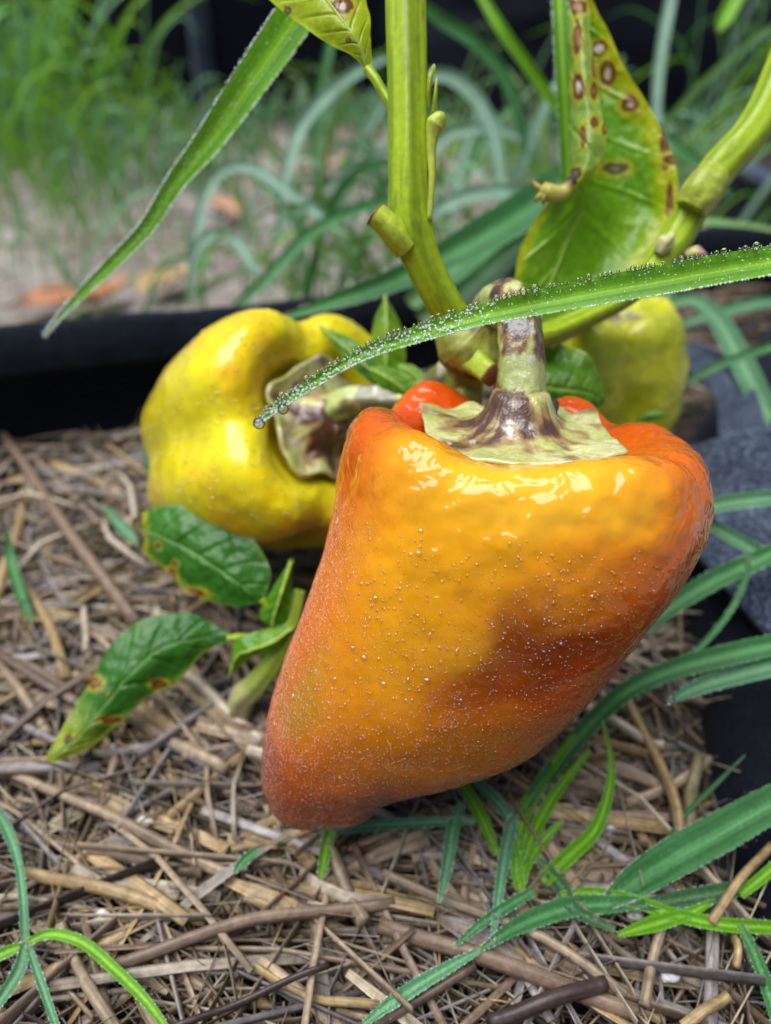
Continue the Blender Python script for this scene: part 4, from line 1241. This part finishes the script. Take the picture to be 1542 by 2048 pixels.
make_leaf([[(584, 1118, .246)] * 3, [(556, 1160, .246), (570, 1162, .244), (584, 1166, .246)], [(528, 1205, .247), (555, 1208, .244), (580, 1214, .247)], [(522, 1235, .248), (545, 1244, .246), (576, 1246, .248)], [(548, 1262, .249), (553, 1264, .249), (560, 1262, .249)]],
          leaf_colour((0.08, .24, .012), (0.15, .33, .03), (.2, .36, .03), .08, seed=25), 50, 30, parent=shoot, midrib=.5)
make_leaf([[(590, 1232, .249), (592, 1250, .248), (590, 1268, .249)], [(545, 1255, .247), (548, 1280, .244), (552, 1300, .247)], [(500, 1268, .247), (500, 1300, .244), (506, 1316, .247)], [(468, 1284, .248), (474, 1312, .246), (486, 1330, .248)], [(455, 1360, .249)] * 3],
          leaf_colour((0.10, .27, .012), (0.18, .36, .03), (.24, .38, .03), .08, seed=26), 50, 30, parent=shoot, midrib=.5)

# ------------------------------------------------------------------ grass blades traced one by one
GREEN = ((0.13, 0.36, 0.015), (0.25, 0.50, 0.03)); TEAL = ((0.042, 0.185, 0.046), (0.085, 0.28, 0.085)); DEWY_SHEEN = ((0.19, 0.35, 0.25), (0.27, 0.43, 0.31)); NEAR = ((0.085, 0.255, 0.11), (0.15, 0.35, 0.17)); DARK = ((0.035, 0.115, 0.035), (0.07, 0.18, 0.06))  # the dewy pair: dew whiteness and sky reflection put into the colour


def pts_w(tr):
    """(px, py, depth, width in px) rows to world points and half widths."""
    return np.array([P(x, y, d) for x, y, d, w in tr]), np.array([w * d / FPX / 2 for x, y, d, w in tr])


def blade(tr, colours=GREEN, parent=None, name='blade', material='grass', nlen=60, fold=.45, face=None, twist=0.0, dew=0, dew_r=.0003, nac=5):
    x1, y1, d1, w1 = tr[-1]
    if x1 > 1540:                                         # blades that leave the frame go on to their tips
        x0, y0, d0, _ = tr[-2]
        q = 1.0 / max(math.hypot(x1 - x0, y1 - y0), 1)
        ux, uy, ud = (x1 - x0) * q, (y1 - y0) * q, (d1 - d0) * q
        tr = list(tr) + [(x1 + ux * 230, y1 + uy * 230 + 15, d1 + ud * 230, w1 * .7), (x1 + ux * 430, y1 + uy * 430 + 70, d1 + ud * 430, 4)]
    p, w = pts_w(tr)
    r_ = p - CAM                                          # never below the straw
    k_ = np.where((p[:, 1] < wall_y(p[:, 0])) & (p[:, 2] < .026), (.026 - CAM[2]) / r_[:, 2], 1.0)
    p = CAM + r_ * k_[:, None]; w = w * k_
    mb = MB(); l, r, n, v = ribbon(mb, p, w, nlen, nac, fold, face, twist, *colours)
    o = link(name, mb.mesh(name), M[material], parent)
    if dew:
        mb = MB()
        for e in (l, r):
            k = RNG.uniform(0, nlen - 1, dew // 2 if dew > 450 else dew // 5); i = k.astype(int); f = (k - i)[:, None]
            q = e[i] * (1 - f) + e[np.minimum(i + 1, nlen - 1)] * f
            drops(mb, q + RNG.normal(0, dew_r * .25, q.shape), n[i], RNG.uniform(.6, 1.25, len(q)) * dew_r, 1.0, 'ball')
        q = v.reshape(-1, 3)[RNG.integers(0, v[..., 0].size, dew)]; q = q + RNG.normal(0, .0006, q.shape)
        i = np.argmin(((v[:, 2][None] - q[:, None]) ** 2).sum(-1), 1)
        off = ((q - v[i, 2]) * n[i]).sum(-1)[:, None] * n[i]
        drops(mb, q - off, n[i], RNG.uniform(.3, .8, len(q)) * dew_r, .7)
        tag(link('fine_dew', mb.mesh('fine_dew'), M['dew'], o), kind='stuff')
    return o, l, r, n, v


# the blade across the front, with beads of dew one can count
fb, l, r, n, v = blade([(512, 848, .186, 10), (548, 818, .184, 20), (620, 770, .181, 22), (720, 712, .178, 26), (840, 668, .175, 36), (960, 632, .173, 44), (1080, 606, .171, 52), (1200, 583, .169, 58), (1330, 560, .167, 62), (1440, 540, .166, 62), (1560, 520, .165, 60), (1680, 500, .164, 56)],
                       GREEN, name='grass_leaf', nlen=150, fold=.35, nac=9)
tag(fb, 'long grass blade edged with dew beads crossing in front of the pepper stalk', 'grass blade')
bead = drop_template('fine_ball')
bm_mb = MB(); bm_mb.add(bead[0], [bead[1], bead[2]], (1, 1, 1)); bead_me = bm_mb.mesh('dew_bead')
up_e, lo_e = (l, r) if l[70, 2] > r[70, 2] else (r, l)


def bead_at(q, rad, parent, name='dew_bead'):
    o = link(name, bead_me, M['glass'], parent)
    o.location = q; o.scale = (rad * random.uniform(.9, 1.1), rad * random.uniform(.9, 1.1), rad)
    if parent is not None:
        o.matrix_parent_inverse = Matrix.Translation(parent.location).inverted()
    return o


s = 0.0; arc = np.concatenate([[0], np.cumsum(np.linalg.norm(np.diff(up_e, axis=0), axis=1))])
while s < arc[-1] - .001:
    rad = random.choice((.00026, .0003, .00036, .00042, .0005, .0006, .0007, .0009)) * random.uniform(.8, 1.15) * (0.8 if s < .05 else 1)
    s += random.choice((0, 0, 0, 0, .0002, .0004, .0014))
    s += rad * random.uniform(.95, 1.25)
    q = np.array([np.interp(s, arc, up_e[:, k]) for k in range(3)])
    j = min(int(np.searchsorted(arc, s)), len(n) - 1)
    bead_at(q + n[j] * rad * .35 + A(0, 0, rad * .45), rad, fb)
    s += rad
mb = MB(); k = RNG.uniform(0, 149, 420); i = k.astype(int); f = (k - i)[:, None]
drops(mb, lo_e[i] * (1 - f) + lo_e[np.minimum(i + 1, 149)] * f + n[i] * .0001, n[i], RNG.uniform(.00014, .00034, 420), 1.0, 'ball')
k = RNG.uniform(0, 60, 480); i = k.astype(int); x = RNG.uniform(0.0, 1.0, 480)[:, None]
f = (k - i)[:, None]; lk = l[i] * (1 - f) + l[i + 1] * f; rk = r[i] * (1 - f) + r[i + 1] * f
drops(mb, lk * (1 - x) + rk * x + n[i] * .0001, n[i], RNG.uniform(.00012, .00034, 480), .8, 'ball')
k = RNG.uniform(30, 149, 500); i = k.astype(int); f = (k - i)[:, None]; x = RNG.beta(.7, 1.4, 500)[:, None]
drops(mb, (up_e[i] * (1 - f) + up_e[np.minimum(i + 1, 149)] * f) * (1 - x) + (lo_e[i] * (1 - f) + lo_e[np.minimum(i + 1, 149)] * f) * x + n[i] * .00005, n[i], RNG.uniform(.00008, .0002, 500), .6)
tag(link('fine_dew', mb.mesh('fine_dew'), M['dew'], fb), kind='stuff')
for (px, py, d, rad, lab) in ((518, 847, .1852, .0015, 'water drop hanging from the very tip of the front grass blade'), (566, 818, .1828, .00145, 'water drop hanging under the front grass blade near its tip'),):
    o = bead_at(P(px, py, d), rad, None, 'water_drop'); tag(o, lab, 'water drop', 'water drops hanging from the grass')

fb, *_ = blade([(88, 672, .262, 6), (130, 622, .257, 14), (200, 552, .250, 24), (290, 460, .241, 30), (350, 368, .234, 38), (420, 280, .228, 54), (500, 165, .222, 68), (580, 50, .217, 76), (650, -60, .213, 78), (720, -180, .21, 70), (820, -420, .21, 54), (940, -600, .215, 30)], GREEN, name='grass_leaf', nlen=120, fold=.3, dew=1400, dew_r=.00032, nac=9)
tag(fb, 'long bright grass blade slanting down across the upper left with dewy edges', 'grass blade')
fb, *_ = blade([(556, 640, .30, 5), (600, 625, .298, 18), (680, 600, .30, 34), (770, 570, .306, 46), (860, 530, .315, 58), (960, 478, .325, 74), (1070, 410, .338, 80), (1160, 340, .35, 70)], TEAL, name='grass_leaf', material='dewy_grass', nlen=70, dew=420, dew_r=.0003)
tag(fb, 'broad blue green grass blade passing behind the main stem to the yellow pepper', 'grass blade')
fb, *_ = blade([(1135, 600, .268, 20), (1138, 420, .266, 26), (1132, 250, .262, 30), (1125, 120, .258, 32), (1118, -20, .256, 30), (1112, -140, .256, 24), (1096, -300, .258, 5)], GREEN, name='grass_leaf', nlen=70, dew=500, dew_r=.0003)
tag(fb, 'upright grass blade standing directly behind the spotted leaf', 'grass blade')

mid = [  # arching blades in the middle distance
    ('pale blue green grass blade arching like a hook left of the main stem', DEWY_SHEEN, [(382, 600, .62, 26), (388, 500, .62, 30), (410, 395, .63, 30), (450, 340, .64, 30), (505, 338, .64, 30), (570, 380, .63, 32), (650, 440, .62, 26), (700, 470, .62, 10)]),
    ('short pale grass blade bent over just above the bag rim', DEWY_SHEEN, [(378, 570, .60, 20), (392, 500, .60, 28), (430, 468, .60, 34), (468, 480, .60, 36), (500, 525, .59, 30), (520, 565, .59, 10)]),
    ('long teal grass blade rising from the bag rim to the main stem', TEAL, [(470, 618, .52, 26), (540, 550, .53, 38), (620, 470, .55, 42), (700, 425, .57, 40), (790, 398, .6, 30)]),
    ('grass blade curving up behind the top left leaf', DEWY_SHEEN, [(560, 470, .66, 26), (570, 360, .66, 34), (600, 260, .67, 38), (660, 185, .68, 38), (740, 130, .7, 30), (800, 110, .72, 14)]),
    ('upright pale grass blade under the top left leaf', TEAL, [(640, 420, .72, 30), (632, 300, .72, 34), (640, 190, .71, 34), (660, 90, .7, 26), (672, 20, .7, 10)]),
    ('broad green grass blade arching right of the main stem', TEAL, [(830, 0, .50, 30), (880, 40, .51, 42), (950, 85, .52, 46), (1005, 150, .53, 42), (1040, 240, .54, 30), (1052, 310, .55, 10)]),
    ('bright green grass blade slanting down to the spotted leaf from the top', GREEN, [(950, -30, .42, 30), (1000, 55, .42, 36), (1060, 140, .43, 36), (1110, 210, .44, 30), (1150, 280, .45, 12)]),
    ('pale blue grass blade arching behind the green ones right of the stem', DEWY_SHEEN, [(850, 150, .66, 36), (900, 155, .66, 42), (950, 195, .66, 44), (985, 265, .66, 42), (1000, 360, .66, 32), (1005, 440, .66, 16)]),
    ('low pale grass blade arching beside the bud on the stem', DEWY_SHEEN, [(846, 330, .72, 26), (890, 275, .72, 32), (950, 258, .72, 32), (1010, 262, .72, 26), (1050, 280, .72, 10)]),
    ('pale grass blade springing right from the stub of the stem', DEWY_SHEEN, [(840, 450, .64, 34), (900, 405, .64, 42), (970, 385, .64, 40), (1050, 382, .64, 30), (1110, 392, .64, 10)]),
    ('wide dark teal grass blade behind the lower main stem', TEAL, [(820, 610, .40, 50), (900, 540, .41, 84), (980, 470, .42, 90), (1060, 420, .44, 70), (1110, 390, .45, 40)]),
    ('wide dark teal grass blade under the folded leaf edge', DARK, [(840, 640, .44, 50), (920, 590, .44, 80), (1000, 520, .45, 80), (1070, 470, .46, 60), (1130, 420, .47, 30)]),
    ('dark teal grass blade lowest of the fan behind the pepper stalk', TEAL, [(860, 660, .46, 40), (950, 620, .46, 70), (1040, 570, .47, 60), (1110, 520, .48, 30)]),
    ('pale narrow grass blade crossing the bare earth left of the stem', DEWY_SHEEN, [(530, 470, .75, 20), (600, 420, .75, 26), (700, 340, .75, 28), (780, 300, .75, 14)]),
    ('thin grass blade leaning left above the bare earth', TEAL, [(610, 560, .7, 22), (600, 470, .7, 26), (560, 400, .7, 24), (500, 350, .7, 10)]),
    ('upright blurred grass blade at upper right between leaf and branch', DEWY_SHEEN, [(1312, 260, .75, 24), (1316, 160, .75, 30), (1330, 60, .75, 32), (1350, -40, .75, 30)]),
    ('grass blade slanting to the node of the right branch', TEAL, [(1290, 230, .62, 10), (1340, 280, .62, 26), (1400, 330, .62, 28), (1460, 390, .62, 14)]),
    ('pale grass blade in the gap beneath the right branch', DEWY_SHEEN, [(1320, 480, .55, 20), (1350, 430, .55, 26), (1400, 395, .55, 24), (1450, 380, .55, 10)]),
    ('upright grass blade right of the main stem in the gap', DEWY_SHEEN, [(900, 520, .8, 26), (905, 420, .8, 30), (925, 320, .8, 28), (960, 220, .8, 14)]),
    ('grass blade leaning right behind the stem bud', TEAL, [(880, 460, .85, 24), (940, 340, .85, 28), (1000, 240, .85, 26), (1070, 170, .85, 10)]),
]
for lab, cs, tr in mid:
    tr = [(x, y, d, w * (.66 if w < 60 else .8)) for x, y, d, w in tr]
    o, *_ = blade(tr, cs, name='grass_leaf', material='dewy_grass' if cs is not GREEN else 'grass', nlen=40, fold=.5)
    tag(o, lab, 'grass blade', 'arching grass blades behind the peppers')
# hanging leaf at the upper right and the thin seed spike
o, *_ = blade([(1500, -60, .5, 30), (1470, 0, .5, 34), (1448, 40, .5, 30), (1438, 62, .5, 8)], GREEN, name='grass_leaf', nlen=30)
tag(o, 'short green blade tip hanging into the top right of the frame', 'grass blade')

right = [
    ('pale broad grass blade arching down to the bag strap at right', NEAR, [(1330, 610, .40, 26), (1385, 600, .40, 30), (1435, 640, .385, 44), (1475, 710, .37, 52), (1515, 790, .355, 54), (1550, 860, .345, 50), (1600, 960, .33, 40)], 300),
    ('pale grass blade lying across the straw at the right edge', NEAR, [(1355, 652, .45, 14), (1420, 630, .45, 26), (1490, 612, .45, 28), (1580, 598, .45, 26)], 160),
    ('narrow green grass blade crossing the bag strap', TEAL, [(1340, 782, .34, 8), (1390, 755, .34, 18), (1460, 722, .34, 22), (1560, 690, .34, 20)], 200),
    ('short upright grass blade behind the green pepper', TEAL, [(1330, 680, .36, 30), (1334, 610, .36, 32), (1338, 540, .36, 28), (1342, 470, .36, 10)], 60),
    ('dewy grass blade running level over the folded cuff', NEAR, [(1380, 1030, .262, 26), (1430, 1012, .262, 36), (1490, 1002, .26, 38), (1580, 995, .258, 36)], 300),
    ('dewy grass blade slanting down over the folded cuff', NEAR, [(1380, 1020, .268, 20), (1430, 1055, .266, 30), (1490, 1090, .264, 34), (1560, 1128, .262, 34)], 260),
    ('green grass blade rising from the pepper side to the cuff', TEAL, [(1250, 1285, .245, 20), (1330, 1222, .248, 42), (1420, 1165, .251, 48), (1500, 1128, .254, 46), (1600, 1085, .257, 40)], 300),
    ('thin grass stem curving down beside the pepper from the cuff', TEAL, [(1498, 1112, .245, 14), (1488, 1165, .245, 14), (1455, 1230, .244, 15), (1400, 1295, .243, 15), (1330, 1350, .242, 16), (1270, 1395, .241, 16)], 120),
    ('long green grass blade emerging under the pepper toward the right edge', TEAL, [(1020, 1650, .262, 20), (1090, 1560, .255, 34), (1170, 1460, .247, 40), (1250, 1385, .242, 42), (1340, 1342, .239, 48), (1440, 1315, .237, 52), (1580, 1285, .235, 50)], 420),
    ('dewy grass blade with a drop at its tip by the dark bag wall', NEAR, [(1335, 1405, .236, 12), (1380, 1382, .236, 32), (1440, 1360, .235, 44), (1580, 1325, .234, 50)], 260),
]
for lab, cs, tr, dew in right:
    tr = [(x, y, d, w * .86) for x, y, d, w in tr]
    o, *_ = blade(tr, cs, name='grass_leaf', material='dewy_grass', nlen=60, dew=dew, dew_r=.00022)
    tag(o, lab, 'grass blade', 'grass blades along the right side of the bag')
o = bead_at(P(1340, 1400, .2345), .0018, None, 'water_drop'); tag(o, 'water drop on the grass tip in front of the dark bag wall', 'water drop', 'water drops hanging from the grass')

# the grass plant at lower right
gp = thing('grass_plant', 'spreading green grass plant with dewy blades rooted in the straw at lower right', 'grass plant', G(1050, 1740, .01))
for cs, tr, dew in [
    (TEAL, [(1215, 1805, .222, 40), (1270, 1765, .221, 80), (1350, 1715, .219, 96), (1450, 1660, .217, 96), (1560, 1600, .215, 86)], 300),
    (GREEN, [(1120, 1790, .215, 16), (1180, 1785, .213, 26), (1260, 1800, .211, 34), (1350, 1830, .210, 36), (1450, 1850, .209, 36), (1580, 1858, .208, 34)], 200),
    (TEAL, [(960, 1900, .208, 12), (1040, 1850, .210, 44), (1140, 1815, .212, 52), (1240, 1808, .214, 40), (1310, 1800, .216, 20)], 260),
    (DARK, [(1260, 1815, .214, 20), (1350, 1800, .213, 40), (1440, 1785, .213, 44), (1510, 1770, .212, 26)], 120),
    (NEAR, [(925, 1605, .232, 16), (908, 1650, .226, 36), (898, 1710, .221, 34), (888, 1765, .217, 24), (878, 1806, .215, 8)], 200),
    (NEAR, [(1028, 1630, .230, 20), (1018, 1670, .222, 34), (1005, 1740, .215, 32), (992, 1830, .209, 20), (984, 1890, .207, 8)], 220),
    (GREEN, [(1085, 1762, .225, 40), (1140, 1710, .224, 42), (1190, 1660, .224, 36), (1216, 1590, .225, 26), (1222, 1520, .227, 16), (1205, 1440, .23, 6)], 160),
    (TEAL, [(912, 1890, .209, 10), (960, 1850, .211, 24), (1020, 1810, .214, 30), (1070, 1780, .217, 24)], 140),
    (NEAR, [(725, 2050, .200, 14), (790, 2000, .201, 36), (870, 1950, .203, 34), (960, 1900, .205, 16)], 220),
    (NEAR, [(640, 1665, .244, 22), (740, 1652, .241, 28), (850, 1645, .238, 28), (950, 1642, .235, 18)], 160),
    (GREEN, [(880, 1545, .252, 20), (930, 1580, .246, 32), (965, 1640, .240, 32), (995, 1710, .233, 22)], 80),
    (NEAR, [(930, 1545, .25, 14), (970, 1580, .245, 30), (1010, 1625, .239, 30), (1035, 1680, .233, 20)], 80),
    (GREEN, [(1030, 1760, .236, 26), (1045, 1640, .240, 36), (1090, 1550, .242, 32), (1150, 1470, .244, 14)], 100),
    (GREEN, [(1042, 1770, .232, 26), (1062, 1680, .233, 34), (1110, 1590, .236, 30), (1180, 1500, .24, 12)], 100),
    (GREEN, [(1048, 1740, .225, 26), (1080, 1690, .224, 26), (1125, 1640, .224, 12)], 60),
    (GREEN, [(1040, 1780, .228, 30), (1030, 1720, .229, 34), (1020, 1660, .231, 20)], 40),
    (DARK, [(1075, 1720, .222, 20), (1120, 1770, .219, 40), (1150, 1820, .216, 36), (1230, 1860, .213, 18)], 80),
    (DARK, [(1325, 1690, .232, 6), (1370, 1630, .232, 14), (1430, 1570, .232, 12), (1490, 1510, .233, 4)], 0),
    (GREEN, [(1235, 1870, .212, 12), (1300, 1850, .212, 40), (1370, 1830, .212, 30), (1430, 1800, .213, 12)], 60),
    (GREEN, [(1480, 1790, .21, 24), (1530, 1750, .21, 30), (1590, 1700, .21, 26)], 40),
    (TEAL, [(1480, 1850, .206, 20), (1510, 1910, .204, 34), (1535, 1980, .202, 36), (1560, 2070, .2, 30)], 120)]:
    tr = [(x, y, d, w * .74) for x, y, d, w in tr]
    blade(tr, cs, gp, material='dewy_grass' if cs is not GREEN else 'grass', nlen=44, nac=9, dew=int(dew * 1.6), dew_r=.00016, fold=.5)
mb = MB(); tube(mb, catmull([G(1050, 1740, 0.0), P(1045, 1730, .235), P(1035, 1680, .232)], 16), .0022, 12, (0.2, .30, .05))
link('stem_base', mb.mesh('stem_base'), M['stem'], gp)
for (px, py, d, rad, lab) in ((978, 1898, .2045, .0021, 'large water drop between two grass tips below the pepper'), (1060, 1640, .231, .0014, 'water drop high in the grass plant under the pepper'), (1083, 1640, .230, .0012, 'water drop beside another in the middle of the grass plant'),
                              (1053, 1690, .226, .0012, 'water drop at the heart of the grass plant'), (1245, 1848, .2105, .0011, 'water drop next to the perlite lump under the wide blade')):
    o = bead_at(P(px, py, d), rad, None, 'water_drop'); tag(o, lab, 'water drop', 'water drops hanging from the grass')

gp = thing('grass_plant', 'small pale grass plant in the bottom left corner of the straw', 'grass plant', G(50, 1890, .01))
for cs, tr, dew in [
    (NEAR, [(-20, 1610, .226, 20), (10, 1650, .224, 26), (35, 1720, .220, 20), (46, 1800, .216, 20), (50, 1885, .212, 22)], 120),
    (NEAR, [(52, 1885, .211, 22), (38, 1940, .207, 32), (0, 2000, .204, 30), (-40, 2050, .202, 20)], 160),
    (GREEN, [(55, 1885, .211, 18), (100, 1868, .208, 24), (165, 1885, .206, 26), (230, 1940, .204, 26), (290, 2000, .202, 24), (340, 2065, .2, 14)], 140),
    (NEAR, [(58, 1895, .211, 14), (80, 1960, .207, 20), (115, 2060, .203, 18)], 100),
    (GREEN, [(48, 1892, .211, 18), (10, 1905, .209, 28), (-40, 1930, .208, 24)], 80)]:
    tr = [(x, y, d, w * .82) for x, y, d, w in tr]
    blade(tr, cs, gp, material='dewy_grass', nlen=40, dew=dew, dew_r=.00018, fold=.5)
left = [('thin teal grass blade beside the golden stalk at the left edge', TEAL, [(12, 1060, .315, 8), (22, 1120, .315, 20), (42, 1190, .312, 20), (64, 1245, .31, 8)]),
        ('thin pale grass blade below the yellow pepper', NEAR, [(288, 890, .33, 8), (300, 930, .33, 20), (318, 985, .33, 20), (330, 1030, .33, 10)]),
        ('short pale grass blade by the torn tip of the oval leaf', NEAR, [(205, 1010, .31, 8), (235, 1045, .308, 20), (268, 1075, .305, 22), (300, 1090, .3, 10)]),
        ('tiny teal grass blade sticking out of the straw below the pepper tip', TEAL, [(468, 1745, .235, 8), (490, 1720, .233, 20), (515, 1700, .231, 14)]),
        ('short green grass blade under the pepper tip', GREEN, [(640, 1760, .24, 10), (650, 1710, .238, 24), (660, 1660, .236, 20)])]
for lab, cs, tr in left:
    o, *_ = blade(tr, cs, name='grass_leaf', material='dewy_grass', nlen=30, dew=60, dew_r=.0002)
    tag(o, lab, 'grass blade', 'grass blades standing in the straw')

# ------------------------------------------------------------------ garden beyond: tufts, lawn, litter
tuft_me = []
for k in range(18):
    h = random.uniform(.75, 1.15); lean = random.uniform(.15, .9); droop = random.uniform(0, .45) if k % 2 else random.uniform(0, .12)
    p = np.array([[0, 0, 0], [lean * .12, 0, .38 * h], [lean * .42, 0, .74 * h], [lean * .85, random.uniform(-.06, .06), (.98 - droop * .5) * h], [lean * 1.2, 0, (1.0 - droop * 1.4) * h]])
    w = np.array([.010, .013, .013, .009, .001]) * random.uniform(.6, 1.2)
    lush = k < 8
    mb = MB(); ribbon(mb, p, w, 16, 3, .3, A(0, -1, .3), random.uniform(-.8, .8), *(random.choice((TEAL, GREEN, GREEN, ((.07, .26, .03), (.12, .36, .06)), ((.14, .36, .18), (.22, .44, .24)))) if lush else random.choice((TEAL, DEWY_SHEEN, DEWY_SHEEN, ((.24, .42, .33), (.3, .5, .4)), ((.10, .24, .05), (.16, .32, .09)), ((.17, .30, .04), (.24, .38, .08)), ((.13, .28, .03), (.2, .36, .06))))))
    tuft_me.append(mb.mesh('blade'))


def tuft(label, x, y, n, h, spread, group='grass tufts growing in the garden behind'):
    t = thing('grass_tuft', label, 'grass tuft', (x, y, ZG), group)
    for k in range(n):
        me = random.choice(tuft_me[:8] if x < -.45 else tuft_me[4:])
        o = link('blade', me, M['dewy_grass'], t)
        s = h * random.uniform(.55, 1.1)
        o.location = (x + random.gauss(0, spread), y + random.gauss(0, spread), ZG - .005)
        o.scale = (s, s * random.uniform(.8, 1.4), s); o.rotation_euler = (0, 0, random.uniform(0, 2 * math.pi))
    return t


for args in (('tall dark grass tuft at the far left in front of the black bag', -.93, 2.10, 46, .50, .10), ('tall grass tuft left of the pleated black bag', -.76, 2.00, 30, .40, .10), ('grass tuft in front of the pleat of the black bag', -.52, 1.95, 20, .20, .10),
             ('low grass tuft spreading left of the bare earth', -.60, 1.62, 50, .22, .12), ('grass tuft at the left edge nearest the bag', -.62, 1.42, 40, .28, .10), ('small grass tuft above the bag rim at left', -.46, 1.14, 26, .15, .07),
             ('low grass tuft close behind the bag rim at far left', -.50, .98, 34, .13, .09), ('short bluish grass tuft left of the dead leaves', -.40, 1.32, 40, .18, .10), ('tallest grass tuft in the top left corner', -.80, 1.78, 46, .44, .09), ('small grass tuft behind the long slanting blade', -.30, 1.60, 18, .16, .09), ('wispy bright grass tuft just behind the bag left of the stem', -.06, .86, 22, .28, .07), ('wispy bright grass tuft just behind the bag right of the stem', .14, .92, 22, .28, .07), ('thin bright grass tuft rising behind the yellow pepper', -.20, .80, 26, .24, .08), ('thin dewy grass tuft in the gap between the stem and the spotted leaf', .05, .74, 36, .32, .07), ('thin dewy grass tuft right of the spotted leaf', .30, .88, 24, .28, .07), ('wispy grass tuft behind the right branch and bag', .40, 1.02, 14, .24, .06), ('grass tuft left of the main stem', -.12, 1.35, 24, .26, .08), ('grass tuft right of the main stem', .12, 1.25, 18, .24, .08), ('far grass tuft behind the main stem', -.1, 1.95, 18, .22, .12),
             ('far grass tuft between the stem and the spotted leaf', .28, 1.75, 16, .22, .10), ('tall grass tuft at the upper right before the crumpled bag', .80, 1.95, 14, .40, .06), ('grass tuft beside the right branch', .62, 1.45, 10, .26, .06),
             ('dark green weed tuft at the top behind the spotted leaf', .55, 2.15, 12, .30, .08)):
    tuft(*args)
mb = MB()
for k in range(5200):
    x, y = random.uniform(-1.9, 1.6), random.uniform(.8, 3.0)
    g = vnoise(np.array([[x * 2.2, y * 2.2, 0]]), 77)[0] + (.25 if x < -.3 else 0) + (.12 if y > 1.8 else -.12)
    if g < .47:
        continue
    h = random.uniform(.03, .09); a = random.uniform(0, 6.28); le = random.uniform(.3, 1.1) * h
    d = A(math.cos(a), math.sin(a), 0)
    ribbon(mb, [A(x, y, ZG - .01), A(x, y, ZG + h * .6) + d * le * .3, A(x, y, ZG + h) + d * le], [.003, .004, .0004], 5, 3, .3, None, 0, *random.choice((TEAL, DEWY_SHEEN, DARK)))
tag(link('lawn_grass', mb.mesh('lawn_grass'), M['dewy_grass']), 'low wet grass growing patchily on the ground behind', 'grass', kind='stuff')
mb = MB()
for k in range(1500):
    x, y = random.uniform(-1.3, 1.2), random.uniform(.55, 2.4)
    L = random.uniform(.03, .11); a = random.uniform(0, math.pi); z = ZG + random.uniform(.004, .018)
    d = A(math.cos(a), math.sin(a), random.gauss(0, .08)) * L / 2
    straw_geom(mb, np.array([A(x, y, z) - d, A(x, y, z + .003), A(x, y, z) + d]), random.uniform(.001, .0026), np.array(STRAW[random.choice(('tan', 'pale', 'grey', 'grey', 'brown'))]) * random.uniform(.8, 1.2), 4, .6, k % 50)
tag(link('straw_litter', mb.mesh('straw_litter'), M['straw']), 'thin scatter of old straw on the bare earth behind the bag', 'litter', kind='stuff')
for px, py, sz, c, ang, lab in ((140, 612, .075, (0.42, 0.17, 0.07), .2, 'orange brown dead leaf lying just beyond the bag rim at far left'), (215, 598, .055, (0.45, 0.2, 0.08), 1.2, 'smaller orange dead leaf beside the larger one beyond the rim'), (345, 570, .07, (.46, .33, .16), .9, 'tan dead leaf on the bare earth above the bag rim'),
                                (450, 425, .06, (.40, .22, .12), 2.2, 'brown dead leaf among the far grass blades'), (660, 340, .09, (.45, .28, .2), .4, 'pinkish brown dead leaf left of the main stem'), (1400, 300, .09, (.46, .36, .3), .4, 'pale dead leaf on the earth beside the right branch')):
    c0 = G(px, py, ZG)
    e1 = A(math.cos(ang), math.sin(ang), 0) * sz; e2 = A(-math.sin(ang), math.cos(ang), 0) * sz * .4
    R_ = [[c0 - e1 + A(0, 0, .01)] * 3, [c0 - e1 * .4 - e2 + A(0, 0, .018), c0 - e1 * .4 + A(0, 0, .004), c0 - e1 * .4 + e2 + A(0, 0, .022)], [c0 + e1 * .4 - e2 * .8 + A(0, 0, .02), c0 + e1 * .4 + A(0, 0, .006), c0 + e1 * .4 + e2 * .8 + A(0, 0, .014)], [c0 + e1 + A(0, 0, .02)] * 3]
    mb = MB(); sheet(mb, np.array(R_), 20, 14, lambda u, v, p: mix(c, np.array(c) * 1.4, veins(u, v, 5) * .7), lambda u, v, p: .006 * (fbm(p * 40, 3) - .5))
    tag(link('dead_leaf', mb.mesh('dead_leaf'), M['dead_leaf']), lab, 'dead leaf', 'dead leaves on the ground')
